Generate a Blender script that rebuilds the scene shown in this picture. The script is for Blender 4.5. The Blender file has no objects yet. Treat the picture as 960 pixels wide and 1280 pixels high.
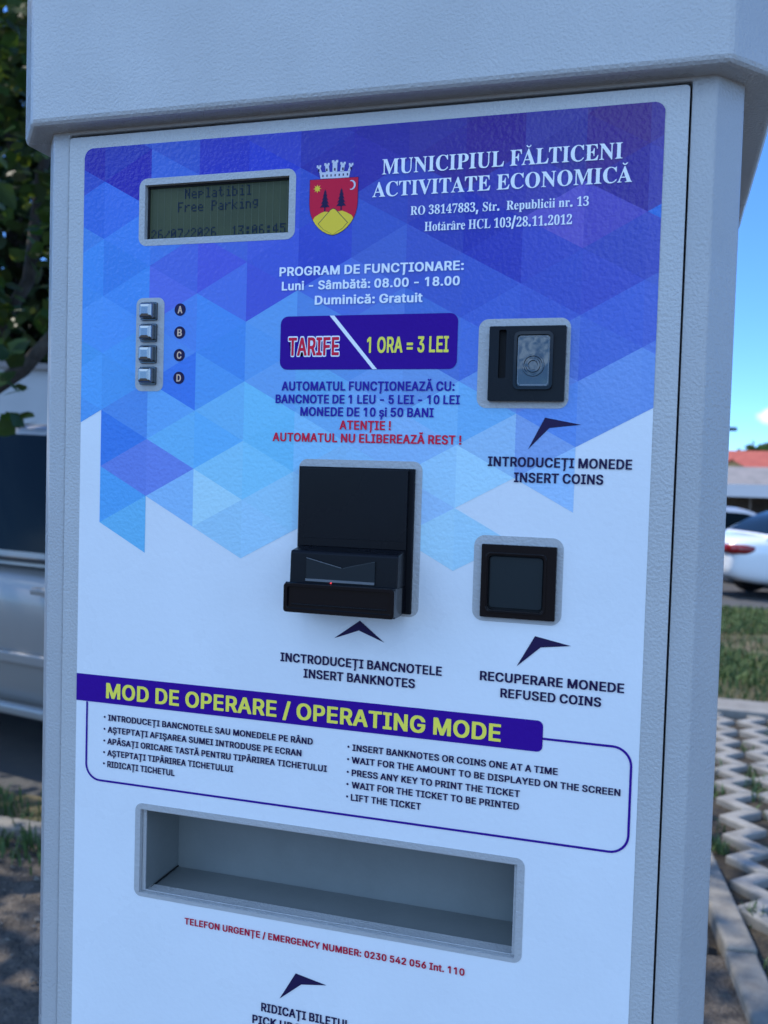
import bpy, bmesh, math, random
import numpy as np
from mathutils import Vector, Matrix
from mathutils.geometry import tessellate_polygon

random.seed(7)
rng = np.random.default_rng(11)
SC = bpy.context.scene
COL = SC.collection
PI = math.pi

# ------------------------------------------------------------------ camera
cam_d = bpy.data.cameras.new('camera')
cam = bpy.data.objects.new('camera', cam_d)
COL.objects.link(cam)
cam_d.sensor_width = 36.0
cam_d.lens = 36.0 * 1165 / 1280
cam_d.clip_start = 0.02
cam_d.clip_end = 3000
cam_d.dof.use_dof = True
cam_d.dof.focus_distance = 0.79
cam_d.dof.aperture_fstop = 9.0
R3 = Matrix(((0.957289, -0.039663, 0.2864), (0.287676, 0.031337, -0.957215), (0.028991, 0.998722, 0.041408)))
cam.matrix_world = Matrix.Translation((0.25424, -0.71945, 1.55)) @ R3.to_4x4()
SC.camera = cam

# ------------------------------------------------------------------ light
SUN_EL, SUN_AZ = 56.0, -78.0         # the sun stands high to the left, just behind the plane of the machine's front
sun_d = bpy.data.lights.new('sun', 'SUN')
sun_d.energy = 2.4
sun_d.angle = math.radians(0.5)
sun_d.color = (1.0, 0.94, 0.84)
sun = bpy.data.objects.new('sun', sun_d)
COL.objects.link(sun)
e, a = math.radians(SUN_EL), math.radians(SUN_AZ)
sdir = Vector((math.sin(a) * math.cos(e), math.cos(a) * math.cos(e), math.sin(e)))
sun.rotation_euler = sdir.to_track_quat('Z', 'Y').to_euler()
sun.location = sdir * 30

world = bpy.data.worlds.new('World')
SC.world = world
world.use_nodes = True
wn = world.node_tree
wn.nodes.clear()
def wnode(t, **k):
    n = wn.nodes.new(t)
    for kk, v in k.items(): setattr(n, kk, v)
    return n
sky = wnode('ShaderNodeTexSky', sky_type='NISHITA')
sky.sun_disc = False
sky.sun_elevation = e
sky.sun_rotation = a
sky.air_density = 0.7
sky.dust_density = 0.0
sky.ozone_density = 8.0
bg = wnode('ShaderNodeBackground')
bg.inputs['Strength'].default_value = 0.15
wout = wnode('ShaderNodeOutputWorld')
# clouds: soft puffs at two directions low over the roofs, others out of view, two set to reflect in the machine
tc = wnode('ShaderNodeTexCoord')
noi = wnode('ShaderNodeTexNoise')
noi.inputs['Scale'].default_value = 34.0
noi.inputs['Detail'].default_value = 5.0
wn.links.new(tc.outputs['Generated'], noi.inputs['Vector'])
def wmath(op, x, y=None, clamp=False):
    n = wnode('ShaderNodeMath', operation=op)
    n.use_clamp = clamp
    for i, v in enumerate((x, y)):
        if v is None: continue
        if isinstance(v, (int, float)): n.inputs[i].default_value = v
        else: wn.links.new(v, n.inputs[i])
    return n.outputs[0]
nf = wmath('SUBTRACT', noi.outputs['Fac'], 0.5)
mask = None
for d, r in (((0.043, 0.996, 0.077), 0.0125), ((0.098, 0.993, 0.067), 0.0135), ((0.42, 0.90, 0.12), 0.07), ((-0.135, -0.98, 0.158), 0.040), ((-0.03, -0.94, 0.34), 0.13)):
    vd = wnode('ShaderNodeVectorMath', operation='DISTANCE')
    wn.links.new(tc.outputs['Generated'], vd.inputs[0])
    dn = Vector(d).normalized()
    vd.inputs[1].default_value = dn
    m = wmath('DIVIDE', vd.outputs['Value'], r)
    m = wmath('SUBTRACT', 1.05, m)
    m = wmath('ADD', m, wmath('MULTIPLY', nf, 2.0))
    m = wmath('MULTIPLY', m, 1.7, clamp=True)
    mask = m if mask is None else wmath('MAXIMUM', mask, m)
# unseen broken cloud added behind the camera to brighten the machine's front
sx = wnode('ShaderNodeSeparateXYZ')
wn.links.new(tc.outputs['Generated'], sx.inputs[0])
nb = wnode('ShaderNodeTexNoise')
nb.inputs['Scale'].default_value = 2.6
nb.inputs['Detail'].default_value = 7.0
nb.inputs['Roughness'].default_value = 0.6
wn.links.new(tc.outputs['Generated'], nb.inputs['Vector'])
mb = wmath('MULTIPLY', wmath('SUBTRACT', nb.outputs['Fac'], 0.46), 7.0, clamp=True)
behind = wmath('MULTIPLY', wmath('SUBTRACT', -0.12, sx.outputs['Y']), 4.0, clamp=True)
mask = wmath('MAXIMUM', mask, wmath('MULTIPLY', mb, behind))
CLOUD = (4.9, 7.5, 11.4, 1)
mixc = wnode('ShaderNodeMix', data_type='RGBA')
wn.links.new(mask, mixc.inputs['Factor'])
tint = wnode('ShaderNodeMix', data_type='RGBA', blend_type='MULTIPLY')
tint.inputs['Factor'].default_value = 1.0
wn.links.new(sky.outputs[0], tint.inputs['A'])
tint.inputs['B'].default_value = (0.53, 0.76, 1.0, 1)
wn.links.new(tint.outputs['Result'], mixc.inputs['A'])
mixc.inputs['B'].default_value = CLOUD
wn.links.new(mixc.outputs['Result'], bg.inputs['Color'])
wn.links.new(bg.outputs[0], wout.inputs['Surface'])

SC.view_settings.view_transform = 'Standard'
SC.view_settings.look = 'None'
SC.view_settings.gamma = 1.0
SC.view_settings.exposure = 1.0
SC.view_settings.use_curve_mapping = False
SC.cycles.max_bounces = 6
SC.cycles.transparent_max_bounces = 8

# ------------------------------------------------------------------ printed design, in millimetres on the door
GLYPHS = {
 'sans': {
  '!': (0.226, [[88,-20,130,-18,147,-12,163,2,171,20,171,63,165,77,140,97,107,102,60,98,50,94,33,81,22,57,22,27,32,3,53,-14],[68,147,123,145,153,149,158,157,161,513,157,521,127,525,67,525,37,521,32,513,39,157,43,149]]),
  ',': (0.218, [[38,-133,77,-135,107,-131,117,-120,165,53,163,81,157,85,135,87,77,88,47,85,36,73,12,-77,8,-120,13,-131]]),
  '-': (0.483, [[115,173,330,172,363,176,368,187,367,253,360,258,338,260,123,262,90,257,85,247,86,180,93,175]]),
  '.': (0.218, [[85,-20,127,-18,147,-11,164,7,171,27,171,57,158,83,137,97,107,101,83,101,47,94,26,73,19,50,19,27,30,2,50,-14]]),
  '/': (0.279, [[15,-90,63,-92,93,-88,104,-77,265,523,265,537,261,543,235,547,183,548,153,544,146,537,-15,-63,-15,-80,-11,-87]]),
  '0': (0.483, [[192,-20,227,-23,287,-17,327,-4,363,22,387,50,411,93,431,173,435,207,431,337,424,373,404,430,378,470,350,497,307,521,260,529,207,532,177,528,130,514,100,495,73,468,49,430,36,397,22,337,18,303,19,200,29,137,43,92,67,49,85,27,109,7,153,-14],[217,69,200,78,178,100,159,137,142,207,138,263,142,303,153,353,173,400,185,417,207,434,223,441,235,440,258,427,272,413,294,373,308,323,315,253,304,167,281,110,265,90,243,73,233,69]]),
  '1': (0.483, [[212,-17,270,-18,300,-14,305,-7,305,513,300,521,270,525,200,525,170,521,133,494,56,437,55,353,63,345,113,346,177,391,181,390,182,-7,187,-14]]),
  '2': (0.483, [[65,-17,380,-18,410,-15,417,-10,418,60,413,71,380,75,213,77,238,110,305,177,367,249,401,307,411,350,411,393,407,417,394,450,378,473,358,493,317,517,293,525,240,532,203,531,157,525,107,504,67,468,39,410,35,387,36,353,43,349,70,345,120,345,153,349,158,357,163,390,173,410,192,430,217,441,243,437,263,425,281,403,288,383,284,343,250,289,36,60,36,-10,43,-15]]),
  '3': (0.483, [[215,-23,280,-18,337,-1,370,22,388,40,414,83,421,110,421,180,414,207,401,233,385,253,357,277,323,294,280,302,276,307,401,450,401,513,397,521,363,525,77,525,47,521,39,513,39,443,47,439,83,435,231,433,228,423,129,310,129,243,137,235,213,231,253,217,284,190,297,157,298,137,289,110,274,90,237,69,220,66,183,76,162,90,149,107,141,137,130,145,53,148,20,144,15,137,16,100,29,63,47,39,87,6,140,-15]]),
  '4': (0.483, [[282,-17,333,-18,367,-13,371,-7,373,86,433,92,440,96,442,103,440,171,407,178,377,179,372,183,371,323,363,331,290,335,256,330,252,320,250,181,156,180,166,203,286,407,337,492,337,517,330,521,300,525,250,525,219,520,16,180,8,160,9,100,13,93,47,88,249,87,253,-10,260,-15]]),
  '5': (0.483, [[219,-23,280,-18,317,-7,348,10,377,35,397,63,414,103,421,143,421,187,414,227,394,270,372,300,340,324,313,337,287,345,230,351,190,345,172,347,179,430,187,435,357,435,390,439,395,447,395,513,390,521,357,525,93,523,70,521,65,513,39,283,39,243,47,239,127,230,153,233,190,254,220,261,250,247,270,231,291,197,298,160,287,120,275,100,247,76,223,68,210,69,175,90,161,110,151,140,143,145,67,148,33,144,28,133,32,100,43,67,53,50,72,27,93,9,143,-14]]),
  '6': (0.483, [[192,-20,227,-23,283,-18,340,3,387,46,414,103,418,127,418,190,407,233,390,264,370,288,330,314,297,325,250,329,240,337,351,500,351,517,343,521,260,525,223,518,89,323,56,263,43,230,35,200,35,123,46,83,59,57,82,27,113,3,153,-14],[223,66,199,77,173,102,159,133,155,160,163,193,178,220,193,234,220,247,230,247,254,237,280,211,291,190,298,157,291,127,275,97,247,73]]),
  '7': (0.483, [[98,-17,160,-18,187,-15,194,-10,421,443,421,513,417,521,383,525,147,525,70,525,36,520,32,510,32,447,36,440,70,435,273,435,279,430,69,13,70,-11,77,-15]]),
  '8': (0.483, [[222,-23,290,-18,320,-11,347,-1,373,16,405,47,417,67,427,93,432,123,431,157,421,197,402,230,362,267,401,317,411,353,411,407,399,447,382,473,365,490,333,511,293,525,233,532,177,528,132,517,93,495,65,467,53,447,42,413,42,347,59,303,91,267,57,238,39,213,26,180,22,157,22,110,26,90,43,53,63,28,93,6,130,-11,163,-18],[217,66,190,76,167,92,153,113,145,140,153,167,173,195,207,214,233,218,267,204,292,180,304,153,305,130,294,103,271,80,237,66],[223,306,200,316,180,332,166,360,165,383,173,407,187,425,213,441,230,442,247,437,270,421,284,397,288,373,284,353,273,335,247,313]]),
  '9': (0.483, [[132,-17,197,-18,230,-11,374,203,404,263,418,317,418,377,414,403,391,457,373,478,357,494,317,517,277,528,213,532,157,524,130,514,97,495,68,467,53,443,35,390,35,313,46,273,65,240,96,210,127,193,150,185,207,178,212,173,103,13,103,-11,110,-15],[217,263,190,278,169,303,163,317,155,357,166,393,180,415,217,441,237,441,261,427,274,413,291,383,298,350,287,310,275,290,261,277,238,263]]),
  ':': (0.218, [[85,-20,127,-18,147,-11,164,7,171,27,171,57,158,83,137,97,107,101,83,101,47,94,26,73,19,50,19,27,30,2,50,-14],[82,257,107,255,140,261,157,272,171,300,171,330,162,353,133,374,108,377,60,375,43,367,26,350,19,327,19,307,28,280,47,263]]),
  '=': (0.483, [[72,83,373,82,403,85,411,93,411,157,407,164,382,167,80,168,50,165,42,157,42,93,47,86],[72,230,373,228,403,232,411,240,411,307,407,314,382,317,80,318,50,315,42,307,42,240,47,233]]),
  'A': (0.51, [[15,-17,77,-18,111,-13,117,-3,159,117,163,123,170,125,313,125,324,107,363,-3,369,-13,403,-18,457,-18,487,-13,491,-7,491,17,385,303,307,517,300,521,270,525,207,525,173,518,-14,10,-15,-7,-11,-13],[200,215,196,223,237,340,243,335,249,313,281,227,281,217]]),
  'B': (0.486, [[62,-17,237,-18,333,-8,387,13,407,28,430,56,444,90,448,113,448,163,444,183,434,210,422,230,379,267,411,300,421,320,428,350,425,417,405,460,382,487,367,497,330,514,293,521,263,525,70,525,40,521,33,517,32,-3,37,-14],[160,75,155,83,157,213,250,215,273,208,297,192,314,170,325,137,314,107,297,88,267,75],[160,302,155,310,157,433,247,435,283,417,301,393,305,367,297,343,277,318,240,302]]),
  'C': (0.54, [[265,-23,350,-14,387,-1,430,25,473,72,491,107,501,143,501,170,493,175,463,178,413,178,383,174,353,116,323,89,297,76,270,69,230,79,196,100,182,113,163,140,146,177,135,227,135,283,143,320,156,357,177,388,213,421,257,438,280,438,303,431,340,408,361,383,379,340,387,335,417,332,467,332,497,336,501,343,501,367,487,410,458,457,437,478,400,504,357,521,293,531,240,531,180,521,123,497,73,454,39,403,26,370,12,307,12,203,26,137,56,77,100,28,147,-1,207,-18]]),
  'D': (0.532, [[62,-17,210,-18,310,-7,347,3,380,19,424,53,443,76,474,133,485,173,491,217,491,293,477,367,463,402,428,453,408,470,380,491,353,504,283,521,253,525,70,525,40,521,33,517,32,-3,37,-14],[160,75,155,83,157,433,243,434,293,414,322,393,351,347,368,280,365,210,357,180,344,150,320,115,267,83,240,75]]),
  'E': (0.449, [[62,-17,367,-18,400,-14,405,-7,405,63,400,71,367,75,163,75,157,77,155,83,157,210,347,212,380,216,385,227,383,294,377,298,347,302,160,302,155,307,155,320,157,433,367,435,397,439,401,447,401,513,393,521,363,525,70,525,40,521,33,517,32,-3,37,-14]]),
  'F': (0.44, [[62,-17,120,-18,147,-15,154,-10,157,203,337,205,367,209,374,213,375,280,370,291,337,295,163,295,155,300,157,433,297,435,360,435,394,440,398,447,398,510,393,521,360,525,70,525,40,521,33,517,32,-7,37,-14]]),
  'G': (0.55, [[265,-23,330,-18,383,-4,431,23,465,57,491,100,505,147,508,173,508,257,503,267,470,272,290,272,257,267,252,257,252,193,256,187,290,182,377,181,381,177,381,170,364,130,347,106,300,76,267,69,230,79,207,93,187,108,170,129,146,177,135,223,135,283,149,340,173,384,188,403,207,417,250,437,277,438,293,434,334,410,357,383,376,343,383,336,417,332,497,335,504,340,505,353,494,397,477,430,443,472,383,511,320,528,237,531,193,525,157,514,123,497,97,478,72,453,53,427,29,380,12,307,12,203,26,137,33,118,49,87,68,60,100,28,127,9,153,-4,190,-15]]),
  'H': (0.547, [[62,-17,120,-18,147,-15,154,-10,155,207,157,213,163,215,359,213,363,-10,370,-15,400,-18,453,-18,487,-11,488,510,483,521,470,522,400,525,370,521,363,517,362,313,360,307,353,305,157,307,154,517,147,521,117,525,67,525,33,517,32,-3,37,-14]]),
  'I': (0.33, [[32,-17,260,-18,290,-15,297,-10,297,67,263,75,217,75,212,83,212,430,217,435,263,435,290,439,297,443,297,517,290,521,268,523,40,525,10,521,3,517,3,443,37,435,83,435,88,427,88,80,83,75,37,75,10,71,3,67,3,-10,10,-15]]),
  'K': (0.497, [[62,-17,120,-18,147,-15,154,-10,155,153,175,180,193,196,346,-13,380,-18,440,-18,470,-15,477,-11,478,7,474,17,284,283,292,300,400,415,470,489,475,500,474,517,467,521,437,525,370,525,337,521,187,358,157,333,154,517,147,521,117,525,67,525,33,517,32,-3,37,-14]]),
  'L': (0.423, [[62,-17,353,-18,387,-14,391,-7,391,63,387,71,353,75,157,77,155,317,154,517,147,521,120,525,70,525,37,521,32,513,32,-7,37,-14]]),
  'M': (0.658, [[62,-17,117,-18,143,-15,151,-10,153,238,161,230,257,-11,290,-18,333,-18,363,-15,371,-10,463,223,473,241,476,-10,483,-15,513,-18,563,-18,594,-13,598,-3,598,377,598,510,594,520,560,525,483,525,450,521,436,493,324,200,313,184,182,517,173,521,143,525,70,525,36,520,32,510,32,-3,37,-14]]),
  'N': (0.553, [[62,-17,120,-18,147,-15,154,-10,157,300,160,300,360,-12,393,-18,453,-18,483,-15,490,-11,492,510,487,521,463,523,403,525,377,521,369,517,367,208,359,213,164,520,130,525,70,525,40,521,33,517,32,-3,37,-14]]),
  'O': (0.563, [[228,-20,297,-22,343,-15,382,-3,431,27,465,60,491,100,507,137,521,203,522,303,518,327,504,380,481,427,443,472,410,497,357,521,303,529,240,531,180,521,143,508,109,487,78,460,39,403,19,347,12,307,12,207,15,180,29,130,53,83,72,57,98,30,133,6,173,-11],[263,69,230,79,197,99,163,140,139,203,135,280,149,340,175,387,213,421,253,437,270,438,300,431,341,407,374,363,387,333,398,287,398,227,384,167,355,117,317,86,287,73]]),
  'P': (0.475, [[62,-17,120,-18,147,-15,154,-10,157,167,250,169,333,183,374,203,411,240,435,297,438,380,431,413,417,443,402,467,375,490,360,501,327,514,263,525,70,525,40,521,33,517,32,-7,37,-14],[160,259,155,267,157,433,243,435,267,427,288,413,304,390,315,350,311,323,295,290,270,269,240,259]]),
  'Q': (0.563, [[398,-63,463,-65,493,-61,498,-53,497,-37,444,37,477,76,491,100,507,137,518,180,522,207,521,307,504,380,481,427,457,458,410,497,377,514,353,521,290,532,240,531,192,523,150,511,107,485,78,460,39,403,19,347,12,303,12,203,29,130,43,100,72,57,100,28,133,6,173,-11,233,-21,300,-21,337,-15,373,-60],[263,69,230,79,197,99,163,140,146,177,135,223,139,303,149,340,166,373,193,405,213,421,253,437,280,438,333,412,347,402,361,383,387,333,398,287,395,203,384,167,368,140,337,171,257,175,227,171,220,167,219,143,271,77,271,70]]),
  'R': (0.479, [[62,-17,120,-18,147,-15,154,-10,155,173,157,180,163,182,220,180,327,-14,360,-18,420,-18,454,-13,458,-7,457,12,356,197,359,203,383,218,407,242,422,267,438,317,438,383,435,403,414,453,395,477,373,494,340,511,317,517,263,525,70,525,36,520,32,510,32,-3,37,-14],[160,272,155,280,157,433,247,435,273,424,288,413,304,393,315,360,311,327,295,297,270,279,247,272]]),
  'S': (0.477, [[188,-23,250,-25,303,-18,367,6,383,18,421,60,438,113,438,167,431,193,413,224,393,245,360,267,330,281,193,322,167,338,149,363,146,380,165,417,193,434,220,442,240,441,283,418,297,400,306,373,313,366,393,362,423,365,431,370,431,390,424,427,410,454,380,488,350,508,317,521,247,532,200,531,153,525,97,504,73,488,49,463,33,437,22,397,22,350,26,330,39,300,60,275,110,243,270,191,300,172,311,153,314,133,307,113,297,98,263,76,227,65,200,69,163,88,149,103,130,147,100,151,47,152,17,148,10,144,9,117,19,77,37,46,63,18,100,-4,147,-18]]),
  'T': (0.479, [[192,-17,253,-18,283,-14,288,-7,290,433,413,435,443,439,448,447,448,513,443,521,410,525,260,525,40,525,7,521,2,513,2,447,7,439,40,435,153,435,161,430,162,-7,167,-14]]),
  'U': (0.547, [[228,-23,280,-25,330,-18,370,-7,397,6,420,22,453,56,474,93,484,127,488,163,487,517,480,521,450,525,397,525,370,521,363,517,361,167,347,123,338,110,317,89,287,74,270,69,247,69,200,89,179,110,159,150,155,170,154,517,147,521,117,525,67,525,40,521,33,517,32,137,43,93,68,50,97,22,120,6,157,-11]]),
  'W': (0.716, [[155,-17,227,-18,253,-15,261,-10,329,247,340,283,343,285,427,-11,433,-15,463,-18,523,-18,557,-13,694,477,698,513,693,521,660,525,607,525,573,517,501,237,494,213,489,217,411,513,407,521,373,525,313,525,283,521,277,517,198,220,193,214,113,514,103,521,73,525,23,525,-7,520,-11,513,-11,487,123,-3,130,-14]]),
  'X': (0.504, [[18,-17,83,-18,120,-12,237,152,243,148,356,-13,387,-18,447,-18,477,-15,483,-11,484,13,314,263,471,490,475,513,467,521,380,525,346,520,250,382,237,370,140,511,130,521,97,525,40,525,10,521,3,517,3,493,161,260,-7,17,-11,7,-10,-11,-3,-15]]),
  'Y': (0.502, [[205,-17,263,-18,290,-15,297,-10,299,200,485,500,484,517,477,521,387,525,353,521,250,354,240,338,233,337,137,493,117,521,83,525,23,525,-7,521,-11,513,-11,493,174,197,175,-7,180,-14]]),
  'Z': (0.468, [[42,-17,390,-18,420,-15,427,-10,428,60,423,71,390,75,180,75,173,76,172,80,426,450,427,517,420,521,398,523,50,525,20,521,13,517,12,450,17,439,50,435,260,435,267,434,268,430,14,60,13,-10,20,-15]]),
  'a': (0.419, [[135,-23,180,-25,243,-12,280,-18,330,-18,357,-15,364,-10,365,290,361,310,342,347,307,377,260,394,207,402,130,395,93,384,50,358,24,327,13,303,13,283,20,276,53,266,97,259,127,263,159,300,193,315,225,300,234,290,244,267,240,250,223,243,117,228,67,214,33,195,20,181,6,157,2,137,2,77,17,36,37,12,67,-8,97,-18],[163,63,142,73,129,87,123,103,127,118,140,135,157,144,207,155,244,157,245,133,237,108,222,87,197,69,173,62]]),
  'b': (0.454, [[208,-23,247,-25,293,-17,340,3,372,30,398,70,415,120,422,183,418,240,404,293,391,320,372,347,340,374,303,391,240,401,187,398,150,389,145,393,145,430,145,513,140,521,107,525,57,525,27,521,22,513,22,-7,27,-14,57,-18,107,-18,147,-10,170,-18],[210,66,183,82,166,103,149,143,142,193,149,237,170,281,187,298,203,308,213,311,230,311,253,298,277,270,295,220,298,180,287,130,267,92,254,80,230,66]]),
  'c': (0.426, [[182,-23,223,-25,253,-21,277,-17,320,-1,347,18,374,50,391,83,391,107,383,117,340,128,310,132,280,128,273,123,258,93,233,72,207,63,177,76,146,110,129,163,129,213,149,270,177,301,197,311,213,311,233,304,248,293,277,249,320,248,387,263,392,283,387,300,374,327,347,358,303,384,270,395,193,401,147,395,110,384,68,357,52,340,29,307,13,267,5,227,5,147,19,90,48,40,90,3,127,-14]]),
  'i': (0.197, [[52,-17,110,-18,140,-14,145,-7,145,383,140,391,115,393,57,395,27,391,22,383,22,-7,27,-14],[78,427,110,429,130,434,148,450,155,463,155,503,148,517,127,534,88,540,57,538,33,531,19,517,12,500,12,467,22,447,40,433]]),
  'm': (0.64, [[52,-17,110,-18,137,-15,144,-10,145,250,154,277,167,294,197,311,210,309,227,297,241,273,245,253,247,-11,280,-18,327,-18,357,-15,364,-10,365,250,382,290,397,304,413,311,427,311,448,297,461,277,465,260,465,30,465,-7,470,-14,503,-18,553,-18,583,-14,588,-7,588,260,585,297,567,343,540,375,503,394,457,402,383,397,360,391,323,370,290,391,240,401,173,398,143,389,107,395,57,395,27,391,22,380,22,-7,27,-14]]),
  'n': (0.44, [[52,-17,110,-18,137,-15,144,-10,145,240,163,284,193,307,217,311,243,293,254,280,265,247,267,-11,273,-15,303,-18,353,-18,384,-13,388,-3,388,107,388,253,385,287,367,337,337,372,317,384,290,394,243,401,190,398,143,387,103,395,27,391,22,380,22,-7,27,-14]]),
  'r': (0.289, [[52,-17,110,-18,137,-15,144,-10,146,250,165,287,193,304,207,308,240,305,267,309,274,313,274,393,267,398,243,401,200,401,143,390,107,395,57,395,30,391,23,387,22,-7,27,-14]]),
  't': (0.257, [[158,-20,180,-21,230,-15,241,-3,241,20,230,61,223,65,170,69,159,83,155,103,155,307,160,311,231,317,235,323,235,380,233,387,227,391,157,397,155,477,150,484,137,485,73,488,39,483,35,477,35,400,30,395,-17,391,-23,387,-25,327,-20,316,30,311,35,307,35,70,49,27,73,2,97,-11]]),
  'u': (0.44, [[158,-20,200,-21,243,-15,263,-8,277,-15,307,-18,353,-18,387,-11,388,380,384,390,353,395,303,395,273,391,266,387,265,140,261,123,242,90,210,69,193,69,165,87,154,103,146,127,143,387,137,391,107,395,57,395,23,387,22,120,29,73,47,36,62,17,79,3,117,-14]]),
  'Â': (0.51, [[15,-17,77,-18,111,-13,117,-3,159,117,163,123,170,125,313,125,324,107,363,-3,369,-13,403,-18,457,-18,487,-13,491,-7,491,17,385,303,307,517,300,521,270,525,207,525,173,518,-14,10,-15,-7,-11,-13],[200,215,196,223,237,340,243,335,249,313,281,227,281,217],[132,550,183,548,213,552,240,575,263,552,340,548,373,553,378,560,377,580,332,630,302,667,293,671,217,675,183,671,103,580,103,556,110,552]]),
  'â': (0.419, [[135,-23,180,-25,243,-12,280,-18,330,-18,357,-15,364,-10,365,290,361,310,342,347,307,377,260,394,207,402,130,395,93,384,50,358,24,327,13,303,13,283,20,276,53,266,97,259,127,263,159,300,193,315,225,300,234,290,244,267,240,250,223,243,117,228,67,214,33,195,20,181,6,157,2,137,2,77,17,36,37,12,67,-8,97,-18],[163,63,142,73,129,87,123,103,127,118,140,135,157,144,207,155,244,157,245,133,237,108,222,87,197,69,173,62],[78,420,133,418,163,422,190,445,213,422,290,418,323,423,328,430,327,450,282,500,252,537,243,541,167,545,133,541,49,447,49,430,53,423]]),
  'Ă': (0.51, [[15,-17,77,-18,111,-13,117,-3,159,117,163,123,170,125,313,125,324,107,363,-3,369,-13,403,-18,457,-18,487,-13,491,-7,491,17,385,303,307,517,300,521,270,525,207,525,173,518,-14,10,-15,-7,-11,-13],[200,215,196,223,237,340,243,335,249,313,281,227,281,217],[225,547,277,549,323,566,351,593,367,630,367,667,360,671,330,675,270,671,263,663,261,650,252,633,240,627,230,632,219,647,214,667,207,671,150,675,120,671,113,667,112,633,128,593,156,567,177,556]]),
  'ă': (0.419, [[135,-23,180,-25,243,-12,280,-18,330,-18,357,-15,364,-10,365,290,361,310,342,347,307,377,260,394,207,402,130,395,93,384,50,358,24,327,13,303,13,283,20,276,53,266,97,259,127,263,159,300,193,315,225,300,234,290,244,267,240,250,223,243,117,228,67,214,33,195,20,181,6,157,2,137,2,77,17,36,37,12,67,-8,97,-18],[163,63,142,73,129,87,123,103,127,118,140,135,157,144,207,155,244,157,245,133,237,108,222,87,197,69,173,62],[182,417,240,422,267,433,297,460,314,490,318,507,318,533,313,541,250,545,216,540,207,513,197,502,190,497,178,503,169,517,164,537,157,541,97,545,67,541,62,533,62,500,66,487,77,466,102,440,137,423]]),
  'Ș': (0.477, [[165,-183,207,-185,240,-178,281,-57,281,-33,273,-28,259,-27,260,-23,320,-14,378,13,421,60,438,113,438,167,431,193,413,224,393,245,360,267,330,281,193,322,167,338,150,362,146,380,165,417,193,434,220,442,240,441,283,418,297,400,306,373,313,366,393,362,423,365,431,370,431,390,424,427,410,454,380,488,350,508,317,521,240,532,200,531,153,525,97,504,73,488,49,463,33,437,22,397,22,350,26,330,39,300,60,275,110,243,167,223,237,204,277,188,302,170,314,143,307,113,290,92,257,73,227,65,200,69,163,88,149,103,130,147,100,151,47,152,17,148,9,143,9,117,19,77,37,46,63,18,100,-4,147,-18,186,-23,187,-27,167,-29,159,-40,135,-150,137,-177,143,-181]]),
  'ș': (0.395, [[128,-183,170,-185,203,-177,245,-57,243,-33,237,-28,217,-27,215,-23,267,-14,311,7,332,23,350,49,361,87,361,127,357,143,347,167,330,188,307,204,277,217,177,243,156,253,143,267,142,283,150,297,163,307,183,315,197,314,217,302,238,270,247,265,273,262,303,265,350,276,354,280,355,297,344,327,328,350,310,368,267,391,207,401,170,401,123,395,77,378,57,365,38,347,26,327,19,303,19,240,33,210,57,185,100,163,210,134,228,120,236,107,231,90,217,75,183,62,167,66,142,80,124,113,117,118,87,122,57,118,10,107,6,103,5,83,13,60,23,40,43,15,87,-11,152,-23,150,-28,130,-29,123,-37,99,-147,100,-177,107,-181]]),
  'Ț': (0.479, [[165,-183,203,-185,233,-181,244,-173,285,-50,285,-37,281,-30,255,-27,197,-25,170,-29,163,-33,135,-170,140,-181],[192,-17,253,-18,283,-14,288,-7,290,433,413,435,443,439,448,447,448,513,443,521,410,525,260,525,40,525,7,521,2,513,2,447,7,439,40,435,153,435,161,430,162,-7,167,-14]]),
  '•': (0.419, [[182,77,203,75,247,82,281,97,302,113,321,140,331,167,335,193,327,250,303,288,280,307,260,317,208,327,157,325,113,311,76,277,63,253,55,227,55,177,63,150,78,123,99,103,130,86]]),
 },
 'serif': {
  '0': (0.379, [[148,-3,220,-5,257,6,283,22,307,46,330,85,351,167,355,197,355,287,348,337,337,377,317,420,285,457,257,474,225,483,157,485,127,477,90,458,67,434,46,400,25,327,18,250,22,177,29,133,43,90,66,47,87,25,117,6],[177,39,158,53,149,70,135,130,132,163,132,320,142,387,153,417,162,430,173,438,183,441,198,440,217,427,235,387,245,297,245,180,235,93,226,67,215,50,200,39]]),
  '1': (0.379, [[64,0,337,-2,345,3,343,33,287,35,273,39,263,50,259,63,258,477,250,482,180,482,167,475,103,429,73,413,30,397,25,390,29,370,38,357,57,346,70,345,100,356,147,401,151,397,152,77,148,57,141,43,127,36,64,33]]),
  '2': (0.379, [[24,0,343,1,348,100,348,137,343,141,303,140,283,92,257,76,99,77,102,83,262,240,314,310,327,343,331,380,321,420,297,452,268,470,233,481,210,485,133,485,73,467,53,455,33,430,22,397,26,373,36,353,63,336,107,328,115,333,119,380,129,417,137,428,147,437,167,445,193,441,213,421,221,400,222,340,204,280,177,236,148,200,23,70]]),
  '3': (0.379, [[158,-7,227,-1,277,16,315,43,341,87,348,123,348,153,334,193,318,213,297,231,238,257,281,283,313,316,327,347,331,383,321,423,313,434,291,457,267,471,210,485,130,485,83,474,63,464,35,440,22,413,22,390,26,377,43,356,70,345,107,342,115,347,115,360,119,390,126,413,143,437,163,445,180,444,193,438,214,413,221,383,221,350,214,320,204,300,188,283,167,273,94,267,92,237,97,229,163,225,187,217,201,210,220,192,231,173,238,147,238,123,231,90,220,69,203,53,173,42,143,42,127,46,108,57,89,80,77,123,57,125,26,107,19,93,15,67,32,33,60,12,117,-5]]),
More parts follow.
